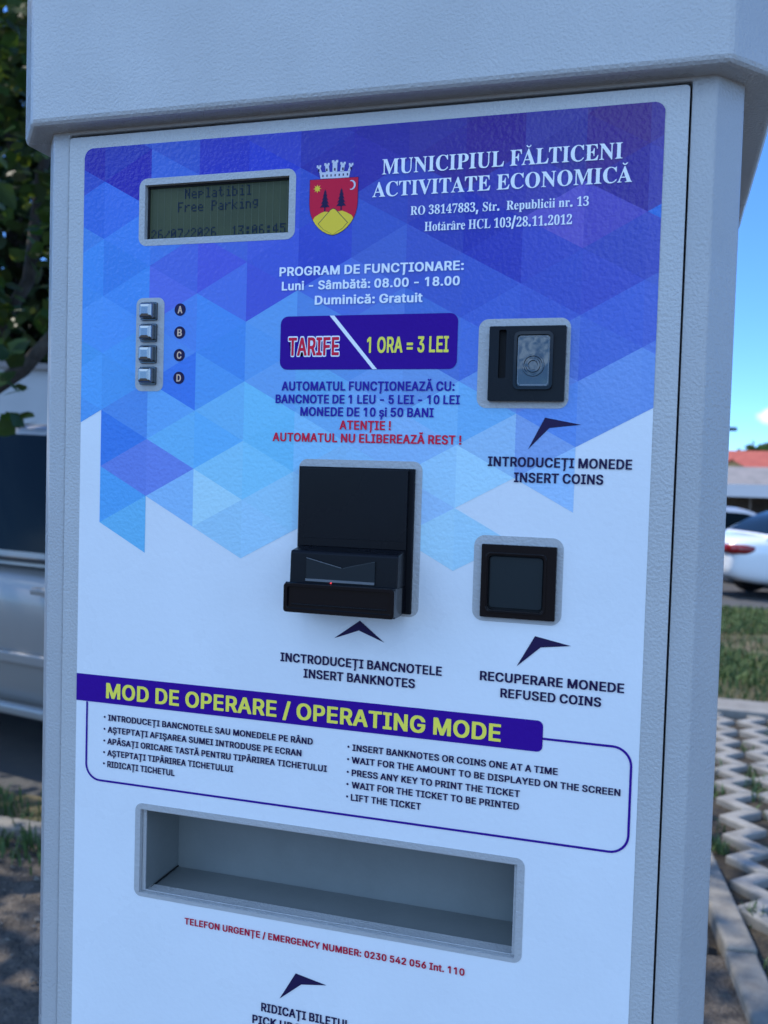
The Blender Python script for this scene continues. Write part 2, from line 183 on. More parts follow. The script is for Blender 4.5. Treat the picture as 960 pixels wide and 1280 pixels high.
  '4': (0.379, [[121,0,350,-2,358,3,357,33,323,39,309,47,299,60,295,80,297,123,363,127,365,160,360,168,303,168,295,173,295,473,290,478,240,478,200,478,193,474,6,167,5,130,10,125,190,123,191,73,184,53,174,43,163,39,121,33],[63,169,69,187,186,383,193,388,190,171]]),
  '5': (0.379, [[158,-7,200,-5,233,3,260,12,293,33,321,63,334,90,341,117,341,177,334,203,317,234,294,257,263,274,217,288,143,292,107,285,99,290,105,383,109,400,113,405,250,405,267,393,280,359,320,361,322,433,316,477,197,478,60,476,55,457,39,273,40,247,67,236,140,248,170,244,197,234,217,214,227,193,235,147,227,97,215,70,190,49,170,42,140,42,113,53,100,66,92,80,85,117,80,121,53,117,40,111,26,90,26,57,37,36,52,20,97,-1]]),
  '6': (0.379, [[192,-7,233,-5,270,6,290,16,315,37,334,63,347,97,355,133,355,177,347,210,327,248,308,267,277,284,253,291,203,295,177,291,130,278,132,317,143,367,156,400,172,423,200,444,220,445,234,440,247,420,255,393,257,361,297,363,320,372,341,397,344,417,337,440,328,453,307,471,277,481,257,485,190,485,137,468,93,435,62,390,39,330,29,270,28,177,35,133,46,97,70,52,102,20,147,-1],[190,39,165,57,149,83,139,113,128,183,129,217,132,223,160,244,190,252,207,251,230,234,247,197,252,167,251,123,239,70,220,46,203,39]]),
  '7': (0.379, [[111,0,167,-1,174,7,354,440,355,473,347,478,30,476,28,367,25,350,30,339,73,340,83,390,100,404,277,405,284,400,126,43]]),
  '8': (0.379, [[178,-7,247,-1,280,9,310,26,332,47,347,70,358,110,357,147,351,170,337,193,307,225,253,260,303,295,327,323,338,363,331,410,312,443,287,464,260,477,227,485,207,485,153,485,117,477,93,467,56,437,39,407,32,377,36,333,53,297,87,262,111,243,57,205,38,187,26,167,19,143,18,103,26,73,40,49,57,32,90,9,140,-5],[173,33,150,43,129,63,115,100,115,140,123,167,133,183,157,208,167,211,190,201,224,180,244,160,254,143,258,127,258,100,244,63,227,45,197,32],[200,286,166,307,150,322,135,353,135,393,143,417,159,437,183,446,203,444,220,435,231,423,245,390,245,343,237,320,213,292]]),
  '9': (0.379, [[148,-7,203,-1,247,16,287,48,311,83,334,140,348,223,348,297,337,360,314,413,287,448,247,474,203,485,147,485,117,477,90,464,50,428,36,403,26,373,22,353,22,297,29,263,48,230,79,203,133,185,177,185,203,193,244,213,238,143,224,97,213,76,187,46,150,35,120,46,97,69,77,107,60,104,43,87,38,70,43,47,50,32,67,15,97,-1],[173,236,159,240,142,257,129,283,125,307,125,360,133,397,145,420,167,437,180,441,195,437,215,423,234,387,245,333,248,283,240,266,217,243,200,235]]),
  'A': (0.441, [[-9,0,129,0,129,17,110,19,90,26,79,43,83,73,107,130,243,132,252,127,274,70,278,40,272,30,260,23,227,17,227,0,440,-1,445,3,443,16,426,23,413,37,396,67,363,145,234,450,226,463,207,465,196,450,44,70,31,43,17,28,-10,16],[123,162,120,167,123,177,173,301,177,304,180,301,194,270,234,163]]),
  'C': (0.472, [[242,-10,263,-11,317,-5,363,12,413,45,440,76,447,90,433,104,423,104,390,68,363,49,337,36,300,25,273,25,223,36,182,73,156,137,148,203,149,257,155,323,176,387,217,431,260,441,283,441,310,434,341,417,387,367,417,310,437,311,436,463,417,463,403,442,383,435,303,461,227,465,160,447,112,420,70,378,39,323,29,287,22,223,33,153,53,103,77,68,107,38,130,23,193,-4]]),
  'D': (0.5, [[21,0,223,-2,323,12,347,19,413,59,457,130,471,223,468,277,457,320,434,367,407,398,376,420,330,441,250,455,13,453,14,440,43,434,57,427,67,407,72,377,71,67,63,36,47,23,21,17],[207,26,190,39,185,57,186,403,190,418,197,426,210,431,227,432,273,421,297,401,316,380,341,307,348,223,341,143,319,80,297,52,280,39,257,29,237,25]]),
  'E': (0.446, [[14,0,403,0,408,10,431,133,427,141,407,140,375,83,351,60,313,39,263,29,217,28,200,33,189,43,185,63,187,220,207,221,247,208,271,180,284,123,293,118,303,119,308,123,308,340,303,345,287,343,273,298,264,280,250,265,217,249,193,245,185,250,185,393,192,420,200,427,230,432,273,428,320,416,352,393,371,360,379,323,387,319,397,319,402,327,399,453,13,453,14,440,43,434,60,424,67,410,72,387,71,60,66,40,54,27,40,19,13,16]]),
  'F': (0.408, [[14,0,250,-2,258,3,256,17,207,26,189,47,185,67,185,217,190,222,210,221,243,208,260,191,271,170,283,120,303,121,305,340,297,345,280,341,267,293,244,263,207,249,187,250,185,410,193,425,207,429,247,432,277,428,307,421,327,411,343,397,357,377,377,320,393,319,398,323,398,447,393,455,14,453,14,440,47,431,60,421,72,387,71,70,67,50,58,33,40,23,14,17]]),
  'G': (0.512, [[262,-10,317,-8,357,-1,444,27,448,33,448,133,453,157,463,172,483,181,500,182,505,190,503,197,497,198,277,198,272,193,274,183,320,174,337,150,338,57,331,37,313,19,277,13,253,15,233,23,200,46,186,63,169,97,155,147,148,213,155,317,176,380,185,397,220,431,257,439,290,441,340,417,380,378,417,310,440,311,439,463,417,464,403,445,390,436,323,457,287,465,227,465,190,457,140,438,109,417,75,383,53,351,39,320,29,280,25,200,33,157,43,125,69,80,97,48,117,33,167,6,207,-5]]),
  'H': (0.527, [[14,0,243,1,243,17,223,19,200,29,189,50,185,70,185,213,187,219,193,222,330,222,338,217,338,67,334,47,323,29,300,19,281,17,281,0,509,0,509,17,480,23,462,37,452,73,452,390,457,412,470,428,509,440,511,450,503,455,281,453,281,440,320,431,334,417,338,397,338,257,330,252,193,252,187,253,185,260,186,400,197,425,213,434,243,440,243,453,14,453,14,440,50,431,62,420,72,387,71,67,60,32,43,23,14,17]]),
  'I': (0.265, [[14,0,247,1,246,17,210,26,195,37,189,47,185,73,185,393,189,413,197,425,213,434,246,440,247,453,13,453,14,440,47,434,60,427,67,417,72,400,71,60,64,40,54,30,13,16]]),
  'L': (0.43, [[14,0,403,1,428,137,428,153,407,153,367,79,327,46,300,36,263,29,210,29,193,39,185,63,185,213,185,390,189,413,203,431,249,440,250,453,13,453,14,440,43,434,62,420,67,410,72,387,71,67,60,32,43,23,14,17]]),
  'M': (0.638, [[14,0,163,-2,171,3,169,17,147,19,120,32,109,67,110,362,117,353,265,3,270,-1,283,-2,290,0,297,13,443,363,450,371,451,63,440,32,423,23,394,17,392,3,400,-2,610,-2,617,1,618,13,613,18,597,19,579,27,565,53,565,397,577,423,593,434,619,440,619,453,447,453,327,173,317,157,190,451,180,455,20,455,12,450,13,441,54,430,67,417,71,400,72,67,62,37,43,23,14,17]]),
  'N': (0.498, [[399,-10,420,-11,425,-3,425,393,438,427,479,440,480,453,337,455,329,450,331,440,374,427,385,407,388,387,388,190,387,183,383,182,161,453,20,455,15,443,27,435,37,430,71,387,72,57,62,30,50,23,17,17,17,1,160,-2,168,3,166,17,137,23,123,30,112,53,113,334,132,317]]),
  'O': (0.529, [[242,-10,277,-11,337,-1,383,19,417,42,448,73,467,100,494,163,501,203,501,253,494,293,471,350,448,383,417,415,377,441,333,457,287,465,230,465,193,457,133,431,107,412,78,383,59,357,36,307,25,257,25,197,33,160,56,103,85,63,119,33,158,10,213,-7],[260,13,240,16,209,33,193,49,176,77,155,140,149,193,148,240,155,320,176,387,217,431,263,442,290,437,317,422,341,393,357,360,375,277,375,200,368,130,347,67,310,26]]),
  'P': (0.422, [[14,0,243,1,243,17,223,19,200,29,189,47,185,70,185,200,190,205,260,205,313,213,353,229,392,263,404,287,411,313,411,350,394,397,373,418,350,434,317,447,263,455,13,453,14,440,50,431,62,420,72,387,71,67,60,32,43,23,14,17],[190,229,185,237,185,403,189,420,207,431,223,431,250,424,265,413,277,397,288,357,288,303,281,273,272,257,250,239,227,232]]),
  'R': (0.477, [[14,0,243,1,243,17,223,19,200,29,189,50,185,70,185,203,187,210,193,211,204,203,336,0,483,0,483,16,460,23,445,37,337,196,322,223,360,239,387,258,414,297,420,333,418,360,404,393,390,412,347,437,263,455,14,453,14,440,50,431,62,420,72,387,71,67,60,32,43,23,14,17],[190,235,185,243,185,397,189,417,200,427,223,431,257,424,277,411,294,380,300,337,298,307,289,277,277,258,260,246,227,235]]),
  'S': (0.394, [[41,-10,63,-10,72,7,83,11,153,-8,193,-11,247,-5,300,16,328,40,344,60,362,113,361,160,344,207,323,232,287,257,156,323,133,347,122,380,133,413,153,434,187,445,220,441,258,420,280,398,301,367,320,320,337,319,342,327,342,457,337,465,320,465,310,450,297,445,217,465,157,465,130,457,103,444,80,425,66,407,53,377,45,333,53,290,66,263,90,235,120,213,247,145,271,113,275,77,255,37,227,19,187,15,153,23,127,38,99,70,86,93,67,154,60,158,43,158,38,150]]),
  'T': (0.427, [[91,0,330,1,329,17,307,19,287,26,273,39,269,53,265,87,265,427,273,432,310,427,350,406,377,368,390,321,410,319,415,327,413,453,337,455,10,453,8,327,13,319,27,319,32,323,43,363,53,383,70,405,87,417,110,427,143,432,151,427,151,60,137,29,113,19,91,17]]),
  'U': (0.496, [[202,-10,287,-11,320,-4,353,9,381,30,393,46,414,90,425,147,425,390,435,420,450,431,476,440,478,450,470,455,330,455,325,450,327,440,357,434,371,427,381,417,388,397,388,147,381,97,358,57,317,29,290,25,270,22,250,25,220,38,199,63,185,110,185,403,193,423,213,434,243,440,243,453,17,455,12,450,13,441,54,427,68,400,68,160,72,117,79,83,93,53,112,27,137,9,160,-1]]),
  'V': (0.432, [[209,-10,230,-11,235,-7,396,407,416,430,445,443,443,453,437,455,297,453,297,440,333,434,343,428,351,417,351,403,341,367,261,160,257,158,244,187,155,407,156,417,163,428,187,437,213,440,213,453,-10,455,-18,450,-16,440,7,431,22,417,37,390]]),
  'a': (0.348, [[72,-7,117,-8,147,-1,180,16,193,27,213,2,230,-7,277,-8,314,10,330,30,323,41,303,36,296,50,295,237,288,260,268,290,240,307,190,318,117,315,90,307,63,293,39,270,29,237,37,209,49,197,60,193,97,193,121,210,125,220,125,240,109,273,110,281,120,291,153,295,173,289,187,277,195,253,193,190,133,171,73,144,50,128,26,100,18,77,19,47,23,33,40,8],[143,36,130,46,123,67,125,110,148,143,177,161,190,165,195,160,194,63,173,43,157,35]]),
  'b': (0.365, [[41,-10,57,-11,103,24,167,-8,220,-8,247,-1,273,13,302,37,334,93,345,143,345,190,331,243,311,277,293,294,257,314,210,318,185,313,147,292,143,293,139,453,13,455,5,450,7,441,30,432,38,417],[173,16,153,29,142,60,142,243,152,263,172,277,193,278,207,274,224,257,238,217,242,190,238,90,234,67,218,30,193,16]]),
  'c': (0.297, [[125,-7,183,-8,210,-1,233,9,258,27,285,57,282,67,270,71,233,46,210,39,193,39,163,52,143,72,130,95,119,140,115,193,119,233,133,274,147,288,160,294,177,295,187,290,195,270,192,250,196,230,203,216,212,210,223,205,247,205,267,213,277,227,281,247,271,280,253,298,230,311,197,318,133,315,93,297,52,260,26,213,15,150,26,87,50,42,77,15,97,3]]),
  'e': (0.305, [[148,-10,197,-4,233,13,262,37,286,73,270,85,234,53,217,46,200,43,170,49,143,72,126,110,122,143,123,163,280,165,285,170,285,200,277,235,257,273,237,295,207,311,173,318,137,318,100,307,67,285,39,250,23,210,15,160,19,117,33,70,55,33,83,9,110,-4],[123,192,118,200,122,243,133,277,146,290,157,295,173,294,183,287,194,263,198,240,197,194]]),
  'i': (0.202, [[17,0,173,-2,181,3,180,14,160,25,152,43,149,310,27,312,19,307,20,294,41,287,48,270,48,43,44,30,37,22,17,14],[85,363,110,362,123,366,140,378,151,393,155,410,151,433,137,452,120,461,80,461,62,450,53,437,49,423,49,397,67,372]]),
  'l': (0.203, [[17,0,173,-2,181,3,180,14,160,25,152,43,149,453,27,455,19,450,20,441,40,432,48,417,48,43,44,30,37,22,17,14]]),
  'm': (0.558, [[17,0,180,1,180,13,156,27,149,53,149,230,155,243,173,262,200,271,218,263,228,237,228,47,222,27,197,13,197,1,357,1,357,14,340,22,329,40,329,233,333,244,347,258,377,271,397,263,405,243,404,37,397,23,376,13,375,3,380,-1,530,-2,538,3,537,14,516,23,509,37,508,207,501,260,485,290,461,310,423,318,383,314,357,302,323,270,293,304,273,314,250,318,227,318,190,307,150,276,148,307,143,311,20,311,15,307,17,297,37,288,48,270,48,43,38,23,17,13]]),
  'n': (0.385, [[17,0,180,1,180,14,160,23,152,40,152,233,163,251,179,263,203,271,222,263,231,237,232,47,222,23,200,13,200,1,360,-1,365,3,364,13,343,23,335,40,335,207,331,240,324,267,303,298,283,311,230,318,190,307,157,282,153,283,151,307,147,311,23,312,15,307,17,297,37,288,48,270,48,43,38,23,17,13]]),
  'o': (0.34, [[135,-7,200,-8,227,-1,257,16,285,43,301,67,318,120,321,153,318,187,307,227,297,247,263,287,230,307,200,315,147,318,107,307,87,297,65,280,43,253,26,220,19,193,15,137,23,100,36,67,48,47,79,17,103,3],[160,13,140,26,125,60,122,87,122,223,129,263,137,281,160,297,177,297,197,283,211,243,215,217,215,80,207,43,198,27,177,13]]),
  'p': (0.375, [[17,-137,200,-136,199,-123,169,-117,159,-107,153,-90,153,17,200,-7,227,-11,250,-8,288,7,308,23,327,50,344,90,351,123,352,190,344,227,320,274,293,301,250,318,213,318,197,314,176,303,147,278,145,307,140,311,17,309,17,297,42,283,48,263,48,-97,40,-115,17,-126],[190,29,167,42,152,70,152,233,160,251,179,270,197,277,207,276,228,263,241,237,248,200,248,113,241,73,231,50,210,32]]),
  'r': (0.291, [[17,0,200,1,201,10,197,16,177,19,160,28,152,50,152,200,156,220,172,250,187,258,201,253,215,233,227,226,253,222,270,226,280,233,291,253,291,280,283,298,263,314,220,318,183,301,150,270,148,307,143,311,20,309,20,294,41,287,48,270,48,43,44,30,37,22,17,14]]),
  't': (0.232, [[95,-7,140,-8,160,-4,180,6,207,32,224,63,217,71,204,73,187,50,170,42,157,45,149,60,149,273,153,278,207,279,211,283,212,303,207,311,153,312,149,317,148,327,148,420,143,425,130,425,123,421,95,380,19,297,21,280,40,278,45,273,45,57,49,37,63,10,77,-1]]),
  'u': (0.379, [[102,-7,153,-8,173,-4,220,24,225,20,225,-3,233,-8,307,8,360,14,360,27,337,38,329,53,327,309,187,309,187,297,214,287,224,267,225,153,225,73,221,60,193,39,177,35,160,42,149,53,145,67,143,309,10,309,10,297,32,287,41,267,42,83,49,43,56,27,72,7]]),
 },
}
LETTERING = [
 ('MUNICIPIUL FĂLTICENI', 'serif', 'W', 29.5, 215.3, 1787.6, 11.83),
 ('ACTIVITATE ECONOMICĂ', 'serif', 'W', 22.0, 222.8, 1770.1, 11.55),
 ('RO 38147883, Str.  Republicii nr. 13', 'serif', 'W', 54.0, 192.1, 1754.4, 6.82),
 ('Hotărâre HCL 103/28.11.2012', 'serif', 'W', 65.8, 180.2, 1741.3, 7.14),
 ('PROGRAM DE FUNCȚIONARE:', 'sans', 'W', -56.7, 98.4, 1710.2, 7.13),
 ('Luni - Sâmbătă: 08.00 - 18.00', 'sans', 'W', -54.3, 95.6, 1698.5, 7.01),
 ('Duminică: Gratuit', 'sans', 'W', -24.9, 66.0, 1686.2, 7.03),
 ('1 ORA = 3 LEI', 'sans', 'Y', 21.0, 88.3, 1646.8, 12.34),
 ('TARIFE', 'sans', 'R', -47.1, -2.9, 1645.2, 14.35),
 ('AUTOMATUL FUNCȚIONEAZĂ CU:', 'sans', 'N', -52.3, 94.1, 1616.4, 7.20),
 ('BANCNOTE DE 1 LEU - 5 LEI - 10 LEI', 'sans', 'N', -57.5, 98.6, 1605.9, 6.95),
 ('MONEDE DE 10 și 50 BANI', 'sans', 'N', -35.2, 77.9, 1595.6, 7.09),
 ('ATENȚIE !', 'sans', 'R', -0.6, 43.0, 1584.9, 7.10),
 ('AUTOMATUL NU ELIBEREAZĂ REST !', 'sans', 'R', -59.3, 100.9, 1574.4, 6.97),
 ('INTRODUCEȚI MONEDE', 'sans', 'K', 122.4, 231.0, 1558.3, 7.30),
 ('INSERT COINS', 'sans', 'K', 143.2, 210.5, 1546.4, 7.31),
 ('INCTRODUCEȚI BANCNOTELE', 'sans', 'K', -47.5, 91.1, 1390.7, 7.23),
 ('INSERT BANKNOTES', 'sans', 'K', -26.4, 69.4, 1378.7, 7.24),
 ('RECUPERARE MONEDE', 'sans', 'K', 121.8, 231.7, 1390.3, 7.12),
 ('REFUSED COINS', 'sans', 'K', 138.4, 215.3, 1378.2, 7.00),
 ('MOD DE OPERARE / OPERATING MODE', 'sans', 'Y', -214.0, 139.9, 1343.3, 13.44),
 ('INTRODUCEȚI BANCNOTELE SAU MONEDELE PE RÂND', 'sans', 'K', -211.6, -16.6, 1323.1, 5.28),
 ('AȘTEPTAȚI AFIȘAREA SUMEI INTRODUSE PE ECRAN', 'sans', 'K', -211.8, -26.4, 1312.3, 5.29),
 ('APĂSAȚI ORICARE TASTĂ PENTRU TIPĂRIREA TICHETULUI', 'sans', 'K', -212.0, -3.6, 1301.8, 5.28),
 ('AȘTEPTAȚI TIPĂRIREA TICHETULUI', 'sans', 'K', -211.8, -88.6, 1291.3, 5.37),
 ('RIDICAȚI TICHETUL', 'sans', 'K', -211.6, -144.3, 1281.1, 5.43),
 ('INSERT BANKNOTES OR COINS ONE AT A TIME', 'sans', 'K', 18.2, 184.8, 1322.1, 5.26),
 ('WAIT FOR THE AMOUNT TO BE DISPLAYED ON THE SCREEN', 'sans', 'K', 17.8, 232.0, 1311.8, 5.21),
 ('PRESS ANY KEY TO PRINT THE TICKET', 'sans', 'K', 18.1, 156.4, 1301.2, 5.30),
 ('WAIT FOR THE TICKET TO BE PRINTED', 'sans', 'K', 18.4, 156.1, 1291.1, 5.31),
 ('LIFT THE TICKET', 'sans', 'K', 18.0, 77.5, 1280.7, 5.40),
 ('TELEFON URGENȚE / EMERGENCY NUMBER: 0230 542 056 Int. 110', 'sans', 'D', -131.7, 117.5, 1151.7, 5.63),
 ('RIDICAȚI BILETUL', 'sans', 'K', -57.3, 22.8, 1088.7, 7.21),
 ('PICK UP THE TICKET', 'sans', 'K', -65.2, 29.5, 1076.7, 7.22),
]
PRINT_TONES = [(-226,1810,(0.052,0.031,0.359)),(-96,1814,(0.064,0.047,0.431)),(10,1820,(0.064,0.031,0.294)),(107,1818,(0.078,0.028,0.219)),(216,1810,(0.093,0.031,0.187)),(-217,1775,(0.078,0.187,0.63)),(-200,1733,(0.093,0.251,0.695)),(-29,1739,(0.078,0.09,0.511)),(110,1733,(0.064,0.047,0.382)),(205,1776,(0.078,0.031,0.255)),(218,1740,(0.093,0.09,0.431)),(-224,1726,(0.11,0.327,0.729)),(-130,1713,(0.129,0.168,0.63)),(-78,1708,(0.11,0.09,0.569)),(149,1701,(0.078,0.09,0.483)),(220,1693,(0.093,0.103,0.483)),(-223,1657,(0.129,0.384,0.764)),(-114,1655,(0.11,0.301,0.729)),(-70,1675,(0.196,0.447,0.764)),(106,1671,(0.093,0.15,0.569)),(221,1657,(0.11,0.168,0.569)),(-213,1565,(0.093,0.275,0.695)),(-119,1567,(0.222,0.552,0.8)),(-75,1582,(0.25,0.628,0.815)),(109,1591,(0.25,0.515,0.8)),(164,1597,(0.172,0.301,0.695)),(229,1622,(0.25,0.384,0.729)),(-204,1530,(0.149,0.447,0.764)),(-103,1527,(0.545,0.755,0.8)),(-66,1515,(0.458,0.755,0.815)),(91,1553,(0.458,0.669,0.815)),(129,1554,(0.545,0.755,0.815)),(172,1549,(0.418,0.589,0.8)),(-87,1487,(0.418,0.711,0.8)),(-195,1492,(0.222,0.552,0.786)),(99,1490,(0.545,0.755,0.815)),]
PRINT_FACETS=[(-226,1813,(0.052,0.026,0.328)),(-198,1804,(0.057,0.031,0.363)),(-240,1774,(0.072,0.168,0.611)),(-101,1730,(0.118,0.021,0.315)),(-193,1555,(0.196,0.266,0.662)),(-165,1558,(0.216,0.285,0.689)),(-74,1813,(0.067,0.071,0.517)),(-147,1628,(0.093,0.229,0.695)),(242,1747,(0.064,0.187,0.611)),(171,1748,(0.176,0.118,0.483)),(192,1747,(0.133,0.09,0.441)),(-208,1747,(0.103,0.266,0.715)),(-165,1711,(0.158,0.187,0.649)),(-119,1713,(0.133,0.13,0.599)),(-205,1580,(0.084,0.238,0.675)),(-89,1541,(0.345,0.669,0.8)),(-131,1567,(0.196,0.515,0.8)),(-60,1555,(0.311,0.669,0.815)),(93,1489,(0.527,0.755,0.815)),(111,1509,(0.501,0.737,0.815)),]
PRINT_REGION=[(-254.6,1836.0),(251.3,1833.1),(252.9,1610.0),(187.6,1572.2),(188.7,1524.2),(144.7,1546.0),(99.4,1522.5),(125.4,1506.7),(96.5,1475.6),(66.5,1491.2),(39.0,1518.9),(-35.4,1500.6),(-87.1,1473.8),(-178.5,1521.4),(-179.2,1474.4),(-223.9,1501.3),(-224.1,1594.8),(-252.4,1572.4),]

# ------------------------------------------------------------------ materials
MATS = {}
def mat(name, col, rough=0.5, metal=0.0, spec=0.5, var=0.0, vscale=8.0, bump=0.0, bscale=200.0, bdist=0.001, coat=0.0,
        attr=None, trans=0.0, emit=None, col2=None, coords='Object', detail=4.0, rvar=0.0):
    if name in MATS: return MATS[name]
    m = bpy.data.materials.new(name)
    m.use_nodes = True
    nt = m.node_tree
    b = nt.nodes['Principled BSDF']
    b.inputs['Base Color'].default_value = (*col, 1)
    b.inputs['Roughness'].default_value = rough
    b.inputs['Metallic'].default_value = metal
    b.inputs['Specular IOR Level'].default_value = spec
    b.inputs['Coat Weight'].default_value = coat
    b.inputs['Coat Roughness'].default_value = 0.08
    if trans: b.inputs['Transmission Weight'].default_value = trans
    if emit:
        b.inputs['Emission Color'].default_value = (*emit[:3], 1)
        b.inputs['Emission Strength'].default_value = emit[3]
    tcn = nt.nodes.new('ShaderNodeTexCoord')
    if attr:
        at = nt.nodes.new('ShaderNodeAttribute')
        at.attribute_name = attr
        nt.links.new(at.outputs['Color'], b.inputs['Base Color'])
    elif var or col2:
        n = nt.nodes.new('ShaderNodeTexNoise')
        n.inputs['Scale'].default_value = vscale
        n.inputs['Detail'].default_value = detail
        n.inputs['Roughness'].default_value = 0.65
        nt.links.new(tcn.outputs[coords], n.inputs['Vector'])
        r = nt.nodes.new('ShaderNodeValToRGB')
        r.color_ramp.elements[0].position = 0.32
        r.color_ramp.elements[1].position = 0.68
        c2 = col2 or tuple(min(1, c * (1 + var)) for c in col)
        c1 = col if col2 else tuple(c * (1 - var) for c in col)
        r.color_ramp.elements[0].color = (*c1, 1)
        r.color_ramp.elements[1].color = (*c2, 1)
        nt.links.new(n.outputs['Fac'], r.inputs['Fac'])
        nt.links.new(r.outputs['Color'], b.inputs['Base Color'])
    if bump:
        n = nt.nodes.new('ShaderNodeTexNoise')
        n.inputs['Scale'].default_value = bscale
        n.inputs['Detail'].default_value = 2.0
        nt.links.new(tcn.outputs[coords], n.inputs['Vector'])
        bp = nt.nodes.new('ShaderNodeBump')
        bp.inputs['Strength'].default_value = bump
        bp.inputs['Distance'].default_value = bdist
        nt.links.new(n.outputs['Fac'], bp.inputs['Height'])
        nt.links.new(bp.outputs['Normal'], b.inputs['Normal'])
        if coat: nt.links.new(bp.outputs['Normal'], b.inputs['Coat Normal'])
    if rvar:                                   # uneven sheen: handled, dusty and rain-washed patches
        n = nt.nodes.new('ShaderNodeTexNoise')
        n.inputs['Scale'].default_value = 11.0
        n.inputs['Detail'].default_value = 6.0
        nt.links.new(tcn.outputs[coords], n.inputs['Vector'])
        r = nt.nodes.new('ShaderNodeMapRange')
        r.inputs['From Min'].default_value = 0.3; r.inputs['From Max'].default_value = 0.7
        r.inputs['To Min'].default_value = max(0.05, rough - rvar); r.inputs['To Max'].default_value = rough + rvar
        nt.links.new(n.outputs['Fac'], r.inputs['Value'])
        nt.links.new(r.outputs['Result'], b.inputs['Roughness'])
    MATS[name] = m
    return m

powder = mat('grey textured powder coat', (0.485, 0.475, 0.46), 0.30, spec=0.5, var=0.045, vscale=7, bump=0.7, bscale=430, bdist=0.0011, rvar=0.1)
powder_s = mat('grey fine powder coat', (0.44, 0.43, 0.42), 0.32, spec=0.5, var=0.045, vscale=6, bump=0.65, bscale=440, bdist=0.0010, rvar=0.1)
vinyl = mat('white printed vinyl', (0.80, 0.80, 0.80), 0.30, spec=0.25, var=0.025, vscale=9, rvar=0.1, bump=0.2, bscale=230, bdist=0.0010)
print_m = mat('triangle print', (0.1, 0.2, 0.7), 0.20, spec=0.32, attr='Col', bump=0.55, bscale=300, bdist=0.0009, rvar=0.1)
INK = {
    'W': mat('white ink', (0.90, 0.90, 0.90), 0.35, spec=0.12),
    'Y': mat('yellow ink', (0.95, 0.80, 0.10), 0.35, spec=0.12),
    'R': mat('red ink', (0.72, 0.015, 0.05), 0.35, spec=0.12),
    'N': mat('navy ink', (0.035, 0.02, 0.30), 0.35, spec=0.12),
    'K': mat('near black ink', (0.022, 0.014, 0.06), 0.35, spec=0.12),
    'D': mat('dark red ink', (0.50, 0.012, 0.045), 0.35, spec=0.12),
    'P': mat('violet blue ink', (0.045, 0.008, 0.25), 0.35, spec=0.05, bump=0.3, bscale=250),
    'O': mat('pale orange ink', (0.75, 0.50, 0.35), 0.35, spec=0.12),
}
black_p = mat('black moulded plastic', (0.006, 0.006, 0.008), 0.28, spec=0.18, rvar=0.12, bump=0.05, bscale=900, bdist=0.0003)
black_g = mat('black gloss plastic', (0.004, 0.004, 0.006), 0.10, spec=0.30)
black_r = mat('black satin plastic', (0.010, 0.010, 0.012), 0.42, spec=0.1)
deep = mat('unlit cavity black', (0.003, 0.003, 0.004), 0.8)
metal = mat('polished steel', (0.27, 0.275, 0.28), 0.2, metal=1.0)
smoke = mat('smoked plastic', (0.020, 0.026, 0.030), 0.16, spec=0.2)
flapm = mat('coin return flap plastic', (0.014, 0.022, 0.026), 0.22, spec=0.25)

# ------------------------------------------------------------------ object helpers
def link(name, me, m, parent=None, loc=(0, 0, 0)):
    o = bpy.data.objects.new(name, me)
    COL.objects.link(o)
    for mm in (m if isinstance(m, (list, tuple)) else [m]): me.materials.append(mm)
    if parent is not None: o.parent = parent
    o.location = loc
    return o
def obj(name, bm, m, parent=None, loc=(0, 0, 0), smooth=False, bevel=0.0, seg=2, recalc=True):
    if recalc: bmesh.ops.recalc_face_normals(bm, faces=bm.faces[:])
    me = bpy.data.meshes.new(name)
    bm.to_mesh(me)
    bm.free()
    o = link(name, me, m, parent, loc)
    if smooth:
        for p in me.polygons: p.use_smooth = True
    if bevel:
        b = o.modifiers.new('bevel', 'BEVEL')
        b.width = bevel; b.segments = seg; b.limit_method = 'ANGLE'; b.angle_limit = math.radians(35)
        b.harden_normals = False
    return o
def thing(name, label, cat, loc=(0, 0, 0), rz=0.0, group=None):
    o = bpy.data.objects.new(name, None)
    COL.objects.link(o)
    o.empty_display_size = 0.2
    o.location = loc
    o.rotation_euler = (0, 0, rz)
    return tag(o, label, cat, group)
def tag(o, label, cat, group=None):
    o['label'] = label; o['category'] = cat
    if group: o['group'] = group
    return o
def kind(o, k):
    o['kind'] = k
    return o
def bx(bm, x0, x1, y0, y1, z0, z1, mi=0):
    v = [bm.verts.new((x, y, z)) for z in (z0, z1) for y in (y0, y1) for x in (x0, x1)]
    for f in ((0, 1, 3, 2), (4, 6, 7, 5), (0, 4, 5, 1), (2, 3, 7, 6), (0, 2, 6, 4), (1, 5, 7, 3)):
        bm.faces.new([v[i] for i in f]).material_index = mi
def rrect(u0, u1, z0, z1, r, n=6, corners=(1, 1, 1, 1)):
    """outline (u, z), counter-clockwise; corners: bottom-left, bottom-right, top-right, top-left"""
    P = []
    for i, (cx, cz, a0) in enumerate(((u0 + r, z0 + r, PI), (u1 - r, z0 + r, 1.5 * PI), (u1 - r, z1 - r, 0), (u0 + r, z1 - r, 0.5 * PI))):
        if not corners[i] or r == 0:
            P.append(((u0, z0), (u1, z0), (u1, z1), (u0, z1))[i]); continue
        for k in range(n + 1):
            t = a0 + 0.5 * PI * k / n
            P.append((cx + r * math.cos(t), cz + r * math.sin(t)))
    return P
def circ(cx, cz, r, n=24, rz=None):
    return [(cx + r * math.cos(2 * PI * k / n), cz + (rz or r) * math.sin(2 * PI * k / n)) for k in range(n)]
